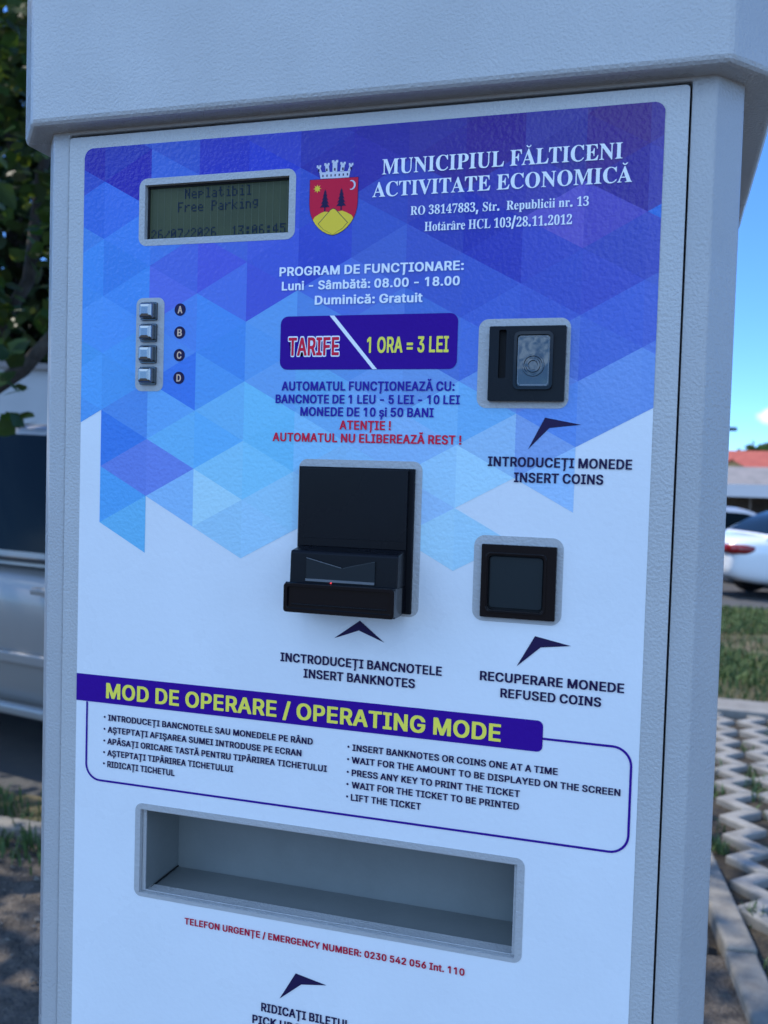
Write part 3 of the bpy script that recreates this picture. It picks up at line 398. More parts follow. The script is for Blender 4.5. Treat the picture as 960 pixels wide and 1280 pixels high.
def sheet(bm, loops, y, thick=0.0, mi=0, front=None):
    """flat face in the x-z plane looking to -y, loops[0] is the outline, the others are holes; thick adds side walls"""
    flat = [p for L in loops for p in L]
    vs = [bm.verts.new((p[0], y, p[1])) for p in flat]
    for t in tessellate_polygon([[Vector((p[0], p[1], 0)) for p in L] for L in loops]):
        try: f = bm.faces.new([vs[i] for i in t])
        except ValueError: continue
        f.material_index = mi
        f.normal_update()
        if f.normal.y > 0: f.normal_flip()
    if thick:
        k = 0
        for L in loops:
            n = len(L)
            bk = [bm.verts.new((p[0], y + thick, p[1])) for p in L]
            for i in range(n):
                j = (i + 1) % n
                bm.faces.new((vs[k + i], vs[k + j], bk[j], bk[i])).material_index = mi
            k += n
    return vs
def sheet_obj(name, loops, y, m, parent, thick=0.0, loc=(0, 0, 0), bevel=0.0):
    bm = bmesh.new()
    sheet(bm, loops, y, thick)
    return obj(name, bm, m, parent, loc, recalc=bool(thick), bevel=bevel)
def tube(bm, pts, rad, n=8, mi=0):
    pts = [Vector(p) for p in pts]
    rads = rad if isinstance(rad, (list, tuple)) else [rad] * len(pts)
    rings = []
    for i, p in enumerate(pts):
        d = (pts[min(i + 1, len(pts) - 1)] - pts[max(i - 1, 0)]).normalized()
        a_ = d.cross(Vector((0, 0, 1)))
        if a_.length < 1e-3: a_ = d.cross(Vector((1, 0, 0)))
        a_.normalize(); b_ = d.cross(a_)
        rings.append([bm.verts.new(p + (a_ * math.cos(2 * PI * k / n) + b_ * math.sin(2 * PI * k / n)) * rads[i]) for k in range(n)])
    for i in range(len(rings) - 1):
        for k in range(n):
            bm.faces.new((rings[i][k], rings[i][(k + 1) % n], rings[i + 1][(k + 1) % n], rings[i + 1][k])).material_index = mi
    bm.faces.new(rings[0][::-1]).material_index = mi
    bm.faces.new(rings[-1]).material_index = mi
def lathe_y(bm, cx, cz, prof, n=32, mi=0):
    """profile (radius, y) turned about the y axis through (cx, cz)"""
    rings = [[bm.verts.new((cx + r * math.cos(2 * PI * k / n), y, cz + r * math.sin(2 * PI * k / n))) for k in range(n)] for r, y in prof]
    for i in range(len(rings) - 1):
        for k in range(n):
            bm.faces.new((rings[i][k], rings[i][(k + 1) % n], rings[i + 1][(k + 1) % n], rings[i + 1][k])).material_index = mi
    bm.faces.new(rings[-1]).material_index = mi

# ------------------------------------------------------------------ lettering
def area(P): return sum(P[i][0] * P[(i + 1) % len(P)][1] - P[(i + 1) % len(P)][0] * P[i][1] for i in range(len(P))) / 2
def inside(p, P):
    c = False
    for i in range(len(P)):
        a_, b_ = P[i], P[(i + 1) % len(P)]
        if (a_[1] > p[1]) != (b_[1] > p[1]) and p[0] < (b_[0] - a_[0]) * (p[1] - a_[1]) / (b_[1] - a_[1]) + a_[0]: c = not c
    return c
def decode(s): return [(s[i] / 1000, s[i + 1] / 1000) for i in range(0, len(s), 2)]
def arc(cx, cy, r, a0, a1, w, n=7):
    o = [(cx + r * math.cos(math.radians(a0 + (a1 - a0) * k / n)), cy + r * math.sin(math.radians(a0 + (a1 - a0) * k / n))) for k in range(n + 1)]
    q = [(cx + (r - w) * math.cos(math.radians(a0 + (a1 - a0) * k / n)), cy + (r - w) * math.sin(math.radians(a0 + (a1 - a0) * k / n))) for k in range(n + 1)]
    return o + q[::-1]
GC = {}
def glyph(font, ch):
    """advance and a list of (outline, holes)"""
    if (font, ch) in GC: return GC[font, ch]
    src = GLYPHS[font]
    extra = []
    base = ch
    if font == 'serif' and ch in 'Ăăâ': base = {'Ă': 'A', 'ă': 'a', 'â': 'a'}[ch]
    adv, s = src[base] if base in src else GLYPHS['sans'][base]
    loops = [decode(q) for q in s]
    if base != ch:
        xs = [p[0] for L in loops for p in L]
        cx, top = (min(xs) + max(xs)) / 2, max(p[1] for L in loops for p in L)
        if ch in 'Ăă': extra = [arc(cx, top + 0.115, 0.085, 195, 345, 0.035)]
        else: extra = [[(cx - 0.09, top + 0.02), (cx, top + 0.075), (cx + 0.09, top + 0.02), (cx + 0.09, top + 0.055), (cx, top + 0.125), (cx - 0.09, top + 0.055)]]
    sg = math.copysign(1, area(max(loops, key=lambda L: abs(area(L)))))
    outer = [L for L in loops if area(L) * sg > 0]
    holes = [L for L in loops if area(L) * sg < 0]
    shapes = [(L, [h for h in holes if inside(h[0], L)]) for L in outer] + [(L, []) for L in extra]
    GC[font, ch] = (adv, shapes)
    return GC[font, ch]
def grow(P, d):
    out = []
    n = len(P)
    s = 1 if area(P) < 0 else -1
    for i in range(n):
        a_, b_, c_ = Vector(P[i - 1]), Vector(P[i]), Vector(P[(i + 1) % n])
        d1, d2 = (b_ - a_).normalized(), (c_ - b_).normalized()
        n1, n2 = Vector((-d1.y, d1.x)) * s, Vector((-d2.y, d2.x)) * s
        mv = (n1 + n2) / max(1 + n1.dot(n2), 0.6)
        out.append((b_.x + mv.x * d, b_.y + mv.y * d))
    return out
def lettering(bm, text, font, u0, u1, z, cap, y, fat=0.0):
    pen, items = 0.0, []
    for ch in text:
        if ch == ' ': pen += 0.185; continue
        adv, shapes = glyph(font, ch)
        items.append((pen, shapes)); pen += adv
    xs = [p[0] + px for px, sh in items for L, _ in sh for p in L]
    x0, x1 = min(xs), max(xs)
    ch_ = max(p[1] for L, _ in glyph(font, 'E' if font == 'sans' else 'R')[1] for p in L)
    sx, sz = (u1 - u0) / (x1 - x0), cap / ch_
    for i, (px, sh) in enumerate(items):
        for q_, (L, H) in enumerate(sh):
            LL = grow(L, fat) if fat else L
            HH = [] if fat else H
            f = lambda P: [((u0 + (p[0] + px - x0) * sx) * 0.001, (z + p[1] * sz) * 0.001) for p in P]
            sheet(bm, [f(LL)] + [f(h) for h in HH], y - 0.000025 * q_ - (0.00001 * i if fat else 0))

# ================================================================== THE MACHINE
mm = lambda *v: tuple(x * 0.001 for x in v)
MX = Vector((0, 0.19, 0))
machine = thing('parking_ticket_machine', 'tall grey parking ticket machine with a blue and white printed front and overhanging hood', 'ticket machine', MX)
ML = tuple(-MX)
MAIN = dict(parent=machine, loc=ML)

# cabinet: chamfered front corners, door opening in front
CH_X, CH_Y, HW, BACK = 0.2795, 0.0025, 0.2999, 0.40
plan = [(-CH_X, CH_Y), (CH_X, CH_Y), (HW, CH_Y + 0.0235), (HW, BACK), (-HW, BACK), (-HW, CH_Y + 0.0235)]
bm = bmesh.new()
Z0, Z1 = 0.10, 1.846
lo = [bm.verts.new((x, y, Z0)) for x, y in plan]
hi = [bm.verts.new((x, y, Z1)) for x, y in plan]
for i in range(1, 6):
    j = (i + 1) % 6
    bm.faces.new((lo[i], lo[j], hi[j], hi[i]))
bm.faces.new(hi); bm.faces.new(lo[::-1])
DO = [(-0.2627, 0.19), (0.2626, 0.19), (0.2626, 1.8412), (-0.2627, 1.8412)]
sheet(bm, [[(-CH_X, Z0), (CH_X, Z0), (CH_X, Z1), (-CH_X, Z1)], DO], CH_Y, 0.0)
ring = [bm.verts.new((p[0], CH_Y, p[1])) for p in DO]
rb = [bm.verts.new((p[0], 0.024, p[1])) for p in DO]
for i in range(4): bm.faces.new((ring[i], ring[(i + 1) % 4], rb[(i + 1) % 4], rb[i]))
bmesh.ops.remove_doubles(bm, verts=bm.verts[:], dist=1e-5)
cabinet = obj('cabinet', bm, powder_s, bevel=0.0016, **MAIN)
bm = bmesh.new()
bx(bm, -0.2995, 0.2995, 0.03, 0.395, 0.0, 0.0995)
obj('plinth', bm, mat('dark grey plinth paint', (0.10, 0.10, 0.10), 0.6, var=0.2), bevel=0.003, **MAIN)
bm = bmesh.new()
sheet(bm, [[(-0.262, 0.2), (0.262, 0.2), (0.262, 1.840), (-0.262, 1.840)]], 0.0236)
WIN = [(-0.1840, 1.7458), (-0.0502, 1.7458), (-0.0502, 1.7920), (-0.1840, 1.7920)]
TRAY = [(-0.1775, 1.1725), (0.1562, 1.1725), (0.1562, 1.2475), (-0.1775, 1.2475)]
bm.free()
# the door: one sheet with windows for display and ticket tray
bm = bmesh.new()
sheet(bm, [rrect(-0.2610, 0.2612, 0.194, 1.8379, 0.003, 3), WIN, TRAY], 0.0, 0.018)
obj('door', bm, powder, bevel=0.0012, **MAIN)
# the hood
bm = bmesh.new()
def hood_plan(dx, dy): return [(-0.2879 - dx, -0.0185 - dy), (0.2879 + dx, -0.0185 - dy), (0.3270 + dx, 0.0248), (0.3270 + dx, 0.45), (-0.3270 - dx, 0.45), (-0.3270 - dx, 0.0248)]
secs = [[bm.verts.new((x, y, z + (y + 0.0185) * s)) for x, y in hood_plan(0, 0)] for z, s in ((1.8440, 0.0), (2.060, -0.13))]
for i in range(6):
    j = (i + 1) % 6
    bm.faces.new((secs[0][i], secs[0][j], secs[1][j], secs[1][i]))
bm.faces.new(secs[1]); 
# underside with an opening round the cabinet
un = [bm.verts.new((x, y, 1.8455)) for x, y in hood_plan(-0.004, 0)]
bm.faces.new(secs[0][::-1])
bmesh.ops.delete(bm, geom=[v for v in un], context='VERTS')
hood = obj('hood', bm, powder, bevel=0.0055, seg=3, **MAIN)

# --- printed sticker -------------------------------------------------
ST = rrect(-0.2450, 0.2445, 0.78, 1.8272, 0.0085, 6)
bm = bmesh.new()
sheet(bm, [ST, WIN, TRAY], -0.0004)
sticker = obj('sticker', bm, vinyl, recalc=False, **MAIN)

def clip(P, n, d):
    """part of polygon P with n.p <= d, and the part beyond"""
    A_, B_ = [], []
    for i in range(len(P)):
        p, q = P[i], P[(i + 1) % len(P)]
        a_, b_ = p[0] * n[0] + p[1] * n[1] - d, q[0] * n[0] + q[1] * n[1] - d
        (A_ if a_ <= 0 else B_).append(p)
        if a_ * b_ < 0:
            t = a_ / (a_ - b_)
            x = (p[0] + (q[0] - p[0]) * t, p[1] + (q[1] - p[1]) * t)
            A_.append(x); B_.append(x)
    return A_, B_
def inpoly(p): return inside(p, PRINT_REGION)
def tone(u, z):
    w = np.array([1.0 / (((u - a_) ** 2 + (z - b_) ** 2) ** 1.5 + 50) for a_, b_, c in PRINT_TONES])
    return (w[:, None] * np.array([c for *_, c in PRINT_TONES])).sum(0) / w.sum()
bm = bmesh.new()
cl = bm.loops.layers.float_color.new('Col')
PU, SV, U0 = 45.9, 49.7, -224.1
rr = random.Random(5)
frame_lim = [((sx_ * math.cos(t), math.sin(t)), 8.5 + 236.25 * math.cos(t) + 1818.7 * math.sin(t)) for sx_ in (-1, 1) for t in [k * PI / 14 for k in range(1, 7)]] + [((-1, 0), 245.0), ((1, 0), 244.5), ((0, 1), 1827.2)]
wx0, wx1, wz0, wz1 = -184.0, -50.2, 1745.8, 1792.0
for k in range(-1, 11):
    ua, ub = U0 + PU * k, U0 + PU * (k + 1)
    ba, bb = (1499.5, 1474.6) if k % 2 == 0 else (1474.6, 1499.5)
    for j in range(-2, 9):
        za, zb = ba + SV * j, bb + SV * j
        tris = [[(ua, za), (ua, za + SV), (ub, zb + (SV if k % 2 == 0 else 0))], [(ub, zb), (ub, zb + SV), (ua, za + (0 if k % 2 == 0 else SV))]]
        for T in tris:
            c = (sum(p[0] for p in T) / 3, sum(p[1] for p in T) / 3)
            cc = (max(-243, min(243, c[0])), min(1825, c[1]))
            if not inpoly(cc): continue
            col = tone(*c)
            q = rr.random()
            col = col * (1 + 0.11 * (q - 0.5)) * np.array([1 + 0.14 * (rr.random() - 0.5), 1 + 0.14 * (rr.random() - 0.5), 1.0])
            for su, sz, sc in PRINT_FACETS:
                if inside((su, sz), T): col = np.array(sc)
            polys = [T]
            for n, d in frame_lim: polys = [x for x in (clip(P_, n, d)[0] for P_ in polys) if len(x) > 2]
            out = []
            for P_ in polys:                                   # cut the display window out
                for n, d in (((1, 0), wx0), ((-1, 0), -wx1), ((0, 1), wz0), ((0, -1), -wz1)):
                    A_, B_ = clip(P_, n, d)
                    if len(A_) > 2: out.append(A_)
                    P_ = B_
                    if len(P_) < 3: break
            for P_ in out:
                Q = P_
                f = bm.faces.new([bm.verts.new((u * .001, -0.0006, z * .001)) for u, z in Q])
                f.normal_update()
                if f.normal.y > 0: f.normal_flip()
                for lp in f.loops: lp[cl] = (*[float(min(0.9, max(x - d_, 0.008))) for x, d_ in zip(col, (0.030, 0.020, 0.0))], 1)
obj('triangle_pattern', bm, print_m, sticker, recalc=False)

def panel(name, loops, m, y=-0.0009):
    return sheet_obj(name, [[mm(*p) for p in L] for L in loops], y, m, sticker)
panel('price_box', [rrect(-54.6, 95.2, 1633.3, 1677.0, 6.5)], INK['P'])
panel('price_box_slash', [[(-11.7, 1676.9), (26.1, 1633.4), (29.9, 1633.4), (-7.6, 1676.9)]], INK['W'], -0.0011)
panel('banner', [rrect(-244.8, 172.4, 1338.3, 1362.7, 4.5, 5, (0, 1, 1, 0))], INK['P'])
fr_o = rrect(-234.4, 239.9, 1267.2, 1349.8, 15.0, 8, (1, 1, 1, 1))
fr_i = rrect(-232.7, 238.2, 1268.9, 1348.1, 13.3, 8, (1, 1, 1, 1))
# the frame line runs from the banner's lower left end round to its right end: an open band
def band(u0, u1, z0, z1, r):
    P = rrect(u0, u1, z0, z1, r, 8)
    P = [p for p in P]
    return [(u0, 1338.0)] + [p for p in P[:9]] + [p for p in P[9:18]] + [p for p in P[18:27]] + [(172.0, z1)]
o_, i_ = band(-234.5, 239.9, 1267.1, 1349.8, 15.0), band(-232.7, 238.1, 1268.9, 1348.0, 13.2)
panel('frame_line', [o_ + i_[::-1]], INK['P'])
for P_ in ([(165.3, 1596.1), (192.5, 1591.0), (168.9, 1588.2), (153.1, 1571.6)], [(163.7, 1428.0), (191.3, 1422.5), (168.3, 1419.6), (150.3, 1403.4)],
           [(21.5, 1429.6), (42.6, 1413.2), (20.8, 1421.4), (-0.5, 1413.4)], [(-26.7, 1126.8), (1.1, 1121.7), (-21.4, 1118.2), (-40.7, 1102.4)]):
    panel('arrow', [P_], INK['K'])
for k, ch in enumerate('ABCD'):
    cz = (1684.9, 1665.4, 1646.2, 1626.8)[k]
    b = panel('letter_badge', [circ(-148.0, cz, 5.3)], INK['K'])
    bm = bmesh.new()
    lettering(bm, ch, 'sans', -150.2, -145.8, cz - 3.0, 6.0, -0.0011)
    obj('badge_letter', bm, INK['O'], sticker, recalc=False)
for text, font, c, u0, u1, z, cap in LETTERING:
    if text == 'TARIFE':
        bm = bmesh.new()
        lettering(bm, text, font, u0, u1, z, cap, -0.0011, fat=0.040)
        obj('letter_outline', bm, INK['W'], sticker, recalc=False)
    bm = bmesh.new()
    lettering(bm, text, font, u0, u1, z, cap, -0.0013)
    obj('lettering', bm, INK[c], sticker, recalc=False)
for z in (1323.1, 1312.3, 1301.8, 1291.3, 1281.1): panel('bullet', [circ(-215.3, z + 2.7, 0.95, 10)], INK['K'])
for z in (1322.1, 1311.8, 1301.2, 1291.1, 1280.7): panel('bullet', [circ(14.6, z + 2.7, 0.95, 10)], INK['K'])

# coat of arms
red = mat('heraldic red ink', (0.66, 0.015, 0.05), 0.32, spec=0.12)
gold = mat('heraldic yellow ink', (0.90, 0.62, 0.05), 0.32, spec=0.12)
silver = mat('heraldic silver ink', (0.62, 0.60, 0.66), 0.32)
bm = bmesh.new()
def shield(g):
    L = [(-31.7 - g, 1786.9 + g), (-31.7 - g, 1767.5)]
    for k in range(1, 8):
        t = k / 8
        L.append((-31.7 - g + 20.6 * t ** 1.9 + g * t, 1767.5 - (25.6 + g) * (1 - (1 - t) ** 1.5)))
    L.append((-11.1, 1741.8 - g))
    return L + [(-22.2 - p[0], p[1]) for p in L[-2::-1]]
def S(L, y, mi): sheet(bm, [[mm(*p) for p in L]], y, mi=mi)
S(shield(0.35), -0.0009, 3)
S(shield(0.0), -0.00095, 0)
def hillclip(L):
    sh = shield(0)
    lo_ = [p for p in sh if p[1] < 1760.5]
    return L + lo_
def hill(cx, h, w):
    return [(cx + w * t, 1752 + h * math.cos(t * PI / 2) ** 0.9) for t in np.linspace(-1, 1, 15)]
sh = shield(0)
left_ = [p for p in sh if p[0] < -11.2 and p[1] < 1761.0]
right_ = [p for p in sh if p[0] > -11.0 and p[1] < 1761.0]
top_l = [(-11.1, 1758.0), (-15.0, 1760.4), (-18.5, 1761.0), (-22.0, 1759.7), (-27.0, 1757.0)]
S(top_l + [p for p in left_ if p[1] < 1757] + [(-11.1, 1741.8)], -0.0010, 1)
top_r = [(-22.2 - p[0], p[1]) for p in top_l]
S(top_r + [(-22.2 - p[0], p[1]) for p in left_ if p[1] < 1757] + [(-11.1, 1741.8)], -0.0010, 1)
S([(-11.1, 1763.4), (-9.0, 1762.6), (1.8, 1751.4), (-2.5, 1746.8), (-11.1, 1742.0), (-19.7, 1746.8), (-24.0, 1751.4), (-13.2, 1762.6)], -0.00105, 3)
S([(-11.1, 1762.9), (-9.2, 1762.1), (1.2, 1751.3), (-2.7, 1747.0), (-11.1, 1742.2), (-19.5, 1747.0), (-23.4, 1751.3), (-13.0, 1762.1)], -0.0011, 1)
for cx, zb_ in ((-18.3, 1761.2), (-4.3, 1761.6)):
    T = [(cx, zb_ + 17.5)]
    R_ = []
    for k in range(5):
        w = 1.3 + 0.72 * k
        zt = zb_ + 14.6 - 2.9 * k
        R_ += [(cx + w, zt), (cx + w * 0.55, zt + 0.35)]
    R_ += [(cx + 0.55, zb_ + 2.9), (cx + 0.55, zb_ - 0.3)]
    S(T + R_ + [(2 * cx - x, z) for x, z in R_[::-1]], -0.00115, 3)
st = []
for k in range(16):
    r_ = 3.5 if k % 2 == 0 else 1.7
    st.append((-25.2 + r_ * math.cos(k * PI / 8), 1779.6 + r_ * math.sin(k * PI / 8)))
S(st, -0.0011, 1)
ou = [(4.0 + 3.6 * math.cos(t), 1781.0 + 3.9 * math.sin(t)) for t in np.linspace(-1.75, 1.75, 14)]
inn = [(3.0 + 3.1 * math.cos(t), 1781.0 + 3.2 * math.sin(t)) for t in np.linspace(1.75, -1.75, 14)]
S(ou + inn, -0.0011, 2)
# mural crown with five towers
cx0 = -10.6
S([(cx0 - 12.2, 1787.6), (cx0 + 12.2, 1787.0), (cx0 + 13.2, 1792.2), (cx0 - 13.2, 1792.6)], -0.0009, 2)
for t, h, w in ((-2, 7.0, 2.4), (-1, 8.3, 3.2), (0, 10.2, 4.0), (1, 8.3, 3.2), (2, 7.0, 2.4)):
    bx_ = cx0 + t * 6.1
    tx = cx0 + t * 6.9
    zb_, zt = 1792.5, 1791.5 + h
    S([(bx_ - w / 2, zb_), (bx_ + w / 2, zb_), (tx + w / 2, zt - 2), (tx + w / 2 + 0.7, zt - 2), (tx + w / 2 + 0.7, zt), (tx + w / 6, zt), (tx + w / 6, zt - 1),
       (tx - w / 6, zt - 1), (tx - w / 6, zt), (tx - w / 2 - 0.7, zt), (tx - w / 2 - 0.7, zt - 2), (tx - w / 2, zt - 2)], -0.0009, 2)
    S([(tx - 0.7, zb_ + 0.8), (tx + 0.7, zb_ + 0.8), (tx + 0.6, zb_ + 2.9), (tx - 0.6, zb_ + 2.9)], -0.0010, 3)
for k in range(7):
    S([(cx0 - 10.6 + 3.5 * k, 1788.8), (cx0 - 9.6 + 3.5 * k, 1788.8), (cx0 - 9.6 + 3.5 * k, 1790.6), (cx0 - 10.6 + 3.5 * k, 1790.6)], -0.0010, 3)
obj('coat_of_arms', bm, [red, gold, silver, INK['K']], sticker, recalc=False)

# --- display ---------------------------------------------------------
WINL = [(p[0], p[1]) for p in WIN]
rim = sheet_obj('display', [rrect(-0.1896, -0.0442, 1.7402, 1.7976, 0.0075), WINL], -0.0008, powder_s, machine, 0.0004, ML)
bm = bmesh.new()
sheet(bm, [[(-0.186, 1.7445), (-0.048, 1.7445), (-0.048, 1.7935), (-0.186, 1.7935)]], 0.0052)
obj('screen', bm, mat('grey green display glass', (0.062, 0.074, 0.040), 0.2, spec=0.12, col2=(0.082, 0.092, 0.046), vscale=14), rim, recalc=False)
bm = bmesh.new()
bz = [(-0.1841, 1.7457), (-0.0501, 1.7457), (-0.0501, 1.7921), (-0.1841, 1.7921)]
sheet(bm, [bz, [(-0.1822, 1.7466), (-0.0506, 1.7466), (-0.0506, 1.7902), (-0.1822, 1.7902)]], 0.0040, 0.001)
obj('screen_frame', bm, deep, rim)
FONT = {'N': '1001 1101 1101 1011 1011 1001 1001', 'e': '0000 0000 0110 1001 1111 1000 0111', 'p': '0000 0000 1110 1001 1110 1000 1000',
 'l': '0110 0010 0010 0010 0010 0010 0111', 'a': '0000 0000 0110 0001 0111 1001 0111', 't': '0100 0100 1110 0100 0100 0101 0010', 'i': '0010 0000 0110 0010 0010 0010 0111',
 'b': '1000 1000 1110 1001 1001 1001 1110', 'F': '1111 1000 1000 1110 1000 1000 1000', 'r': '0000 0000 1011 1100 1000 1000 1000', 'P': '1110 1001 1001 1110 1000 1000 1000',
 'k': '1000 1000 1001 1010 1100 1010 1001', 'n': '0000 0000 1110 1001 1001 1001 1001', 'g': '0000 0111 1001 1001 0111 0001 0110', '/': '0000 0001 0001 0010 0100 1000 1000',
 ':': '0000 0110 0110 0000 0110 0110 0000', '0': '0110 1001 1011 1111 1101 1001 0110', '1': '0010 0110 0010 0010 0010 0010 0111', '2': '0110 1001 0001 0010 0100 1000 1111',
 '3': '1111 0001 0010 0110 0001 1001 0110', '4': '0010 0110 1010 1010 1111 0010 0010', '5': '1111 1000 1110 0001 0001 1001 0110', '6': '0110 1000 1000 1110 1001 1001 0110',
 '7': '1111 0001 0001 0010 0010 0100 0100', '8': '0110 1001 1001 0110 1001 1001 0110'}
bm = bmesh.new()
PX = 6.35
for row, txt in ((0, '     Neplatibil     '), (1, '    Free Parking    '), (3, '26/07/2026  13:06:45')):
    for c, ch in enumerate(txt):
        if ch == ' ': continue
        for r_, line in enumerate(FONT[ch].split()):
            for q, bit in enumerate(line):
                if bit == '1':
                    x = -180.6 + c * PX + q * 1.25
                    z = 1788.6 - row * 11.15 - r_ * 1.22
                    sheet(bm, [[mm(x, z), mm(x + 1.12, z), mm(x + 1.12, z - 1.10), mm(x, z - 1.10)]], 0.0049)
obj('display_characters', bm, mat('liquid crystal dark', (0.016, 0.026, 0.045), 0.3, spec=0.1), rim, recalc=False)
bm = bmesh.new()
for c in range(21):
    x = -181.35 + c * PX
    sheet(bm, [[mm(x, 1747), mm(x + 0.55, 1747), mm(x + 0.55, 1790), mm(x, 1790)]], 0.0050)
obj('column_gaps', bm, mat('liquid crystal pale', (0.10, 0.115, 0.068), 0.25, spec=0.15), rim, recalc=False)

# --- push buttons ----------------------------------------------------
sheet_obj('button_plate', [rrect(-0.1904, -0.1632, 1.6153, 1.6956, 0.006)], -0.0009, powder_s, machine, 0.0005, ML)
btn0 = None
for k, cz in enumerate((1.6838, 1.6654, 1.6470, 1.6285)):
    if btn0 is None:
        bm = bmesh.new()
        w = 0.0078
        sheet(bm, [rrect(-0.1773 - w, -0.1773 + w, cz - w, cz + w, 0.0012, 3)], -0.0030, 0.0022)
        b = obj('button', bm, mat('dark steel button rim', (0.10, 0.11, 0.12), 0.25, metal=1.0), bevel=0.0006, **MAIN)
        bm = bmesh.new()
        lv = []
        for hw_, y in ((0.0064, -0.003), (0.0063, -0.0078), (0.0050, -0.0092), (0.0030, -0.0097)):
            lv.append([bm.verts.new((-0.1773 + sx_ * hw_, y, cz + sz_ * hw_)) for sx_, sz_ in ((-1, -1), (1, -1), (1, 1), (-1, 1))])
        for i in range(3):
            for q in range(4): bm.faces.new((lv[i][q], lv[i][(q + 1) % 4], lv[i + 1][(q + 1) % 4], lv[i + 1][q]))
        bm.faces.new(lv[3])
        cap_ = obj('button_cap', bm, metal, b, bevel=0.0010, seg=3, smooth=False)
        btn0 = (b, cap_, cz)
    else:
        b = btn0[0].copy(); COL.objects.link(b)
        b.location = Vector(ML) + Vector((0, 0, cz - btn0[2]))
        c_ = btn0[1].copy(); COL.objects.link(c_); c_.parent = b

# --- coin slot -------------------------------------------------------
plate = sheet_obj('coin_acceptor', [rrect(0.1119, 0.1824, 1.6030, 1.6716, 0.0075)], -0.0009, powder_s, machine, 0.0005, ML)
bm = bmesh.new()
SLOT = rrect(0.1288, 0.1345, 1.6255, 1.6625, 0.0012, 3)
CW = rrect(0.1432, 0.1682, 1.6190, 1.6580, 0.0025, 4)
sheet(bm, [rrect(0.1212, 0.1795, 1.6082, 1.6652, 0.0010, 3), SLOT, CW], -0.0060, 0.0055)
obj('bezel', bm, black_p, plate, bevel=0.0008)
bm = bmesh.new()
sheet(bm, [SLOT], -0.0012)
obj('slot', bm, deep, plate, recalc=False)
bm = bmesh.new()
sheet(bm, [rrect(0.1408, 0.1706, 1.6166, 1.6607, 0.0042, 5), CW], -0.0088, 0.0030)
obj('window_surround', bm, black_g, plate, bevel=0.0007)
bm = bmesh.new()
sheet(bm, [rrect(0.1434, 0.1680, 1.6192, 1.6578, 0.0025, 4)], -0.0068, 0.003)
lathe_y(bm, 0.1556, 1.6352, [(0.0086, -0.0068), (0.0084, -0.0078), (0.0070, -0.0078), (0.0068, -0.0070), (0.0055, -0.0070), (0.0053, -0.0079), (0.0036, -0.0079), (0.0034, -0.0070)], 36)
obj('clear_button', bm, mat('clear smoked acrylic', (0.022, 0.026, 0.030), 0.06, spec=1.0, bump=0.2, bscale=60, bdist=0.0015), plate, bevel=0.0004)
bm = bmesh.new()
fo = rrect(0.1440, 0.1674, 1.6203, 1.6570, 0.002, 4)
fi = rrect(0.1445, 0.1669, 1.6208, 1.6565, 0.002, 4)
sheet(bm, [fo, fi], -0.0072, 0.0004)
sheet(bm, [[(0.146, 1.6198), (0.1665, 1.6198), (0.1665, 1.6204), (0.146, 1.6204)]], -0.0073, 0.0005)
obj('clear_button_edge', bm, mat('clear acrylic edge', (0.17, 0.19, 0.21), 0.2), plate)

# --- refused coins ---------------------------------------------------
plate = sheet_obj('coin_return', [rrect(0.1138, 0.1831, 1.4370, 1.5042, 0.0085)], -0.0009, powder_s, machine, 0.0005, ML)
bm = bmesh.new()
RW = rrect(0.1262, 0.1690, 1.4466, 1.4892, 0.0035, 4)
o_ = rrect(0.1206, 0.1785, 1.4408, 1.4976, 0.0008, 2)
sheet(bm, [o_, RW], -0.0052, 0.0048)
obj('return_frame', bm, black_g, plate, bevel=0.0010)
bm = bmesh.new()
sheet(bm, [rrect(0.1240, 0.1712, 1.4444, 1.4914, 0.004, 4), rrect(0.1254, 0.1698, 1.4458, 1.4900, 0.0035, 4)], -0.0062, 0.0012)
obj('return_rim', bm, black_g, plate, bevel=0.0004)
bm = bmesh.new()
sheet(bm, [rrect(0.1272, 0.1680, 1.4484, 1.4882, 0.0025, 4)], -0.0030, 0.003)
obj('return_flap', bm, flapm, plate, bevel=0.0009)
bm = bmesh.new()
sheet(bm, [rrect(0.1255, 0.1697, 1.4459, 1.4899, 0.003, 3)], -0.0012)
obj('return_cavity', bm, deep, plate, recalc=False)

# --- banknote reader -------------------------------------------------
plate = sheet_obj('banknote_reader', [rrect(-0.0352, 0.0702, 1.4356, 1.5601, 0.0075)], -0.0009, powder_s, machine, 0.0005, ML)
bm = bmesh.new()
bx(bm, -0.0335, 0.0647, -0.0045, -0.0008, 1.4380, 1.5541)
obj('base_plate', bm, black_r, plate, bevel=0.0006)
bm = bmesh.new()
bx(bm, -0.0298, 0.0606, -0.0100, -0.0044, 1.4895, 1.5526)
bx(bm, -0.0292, 0.0600, -0.0104, -0.0098, 1.4962, 1.4967)
obj('upper_panel', bm, black_p, plate, bevel=0.0008)
def prism_x(bm, prof, x0, x1):
    L = [bm.verts.new((x0, y, z)) for y, z in prof]
    Rr = [bm.verts.new((x1, y, z)) for y, z in prof]
    n = len(prof)
    for i in range(n): bm.faces.new((L[i], L[(i + 1) % n], Rr[(i + 1) % n], Rr[i]))
    bm.faces.new(L[::-1]); bm.faces.new(Rr)
bm = bmesh.new()
prism_x(bm, [(-0.0044, 1.4900), (-0.0100, 1.4894), (-0.0285, 1.4868), (-0.0300, 1.4855), (-0.0310, 1.4605), (-0.0044, 1.4605)], -0.0288, 0.0605)
obj('reader_step', bm, black_p, plate, bevel=0.0009)
bm = bmesh.new()
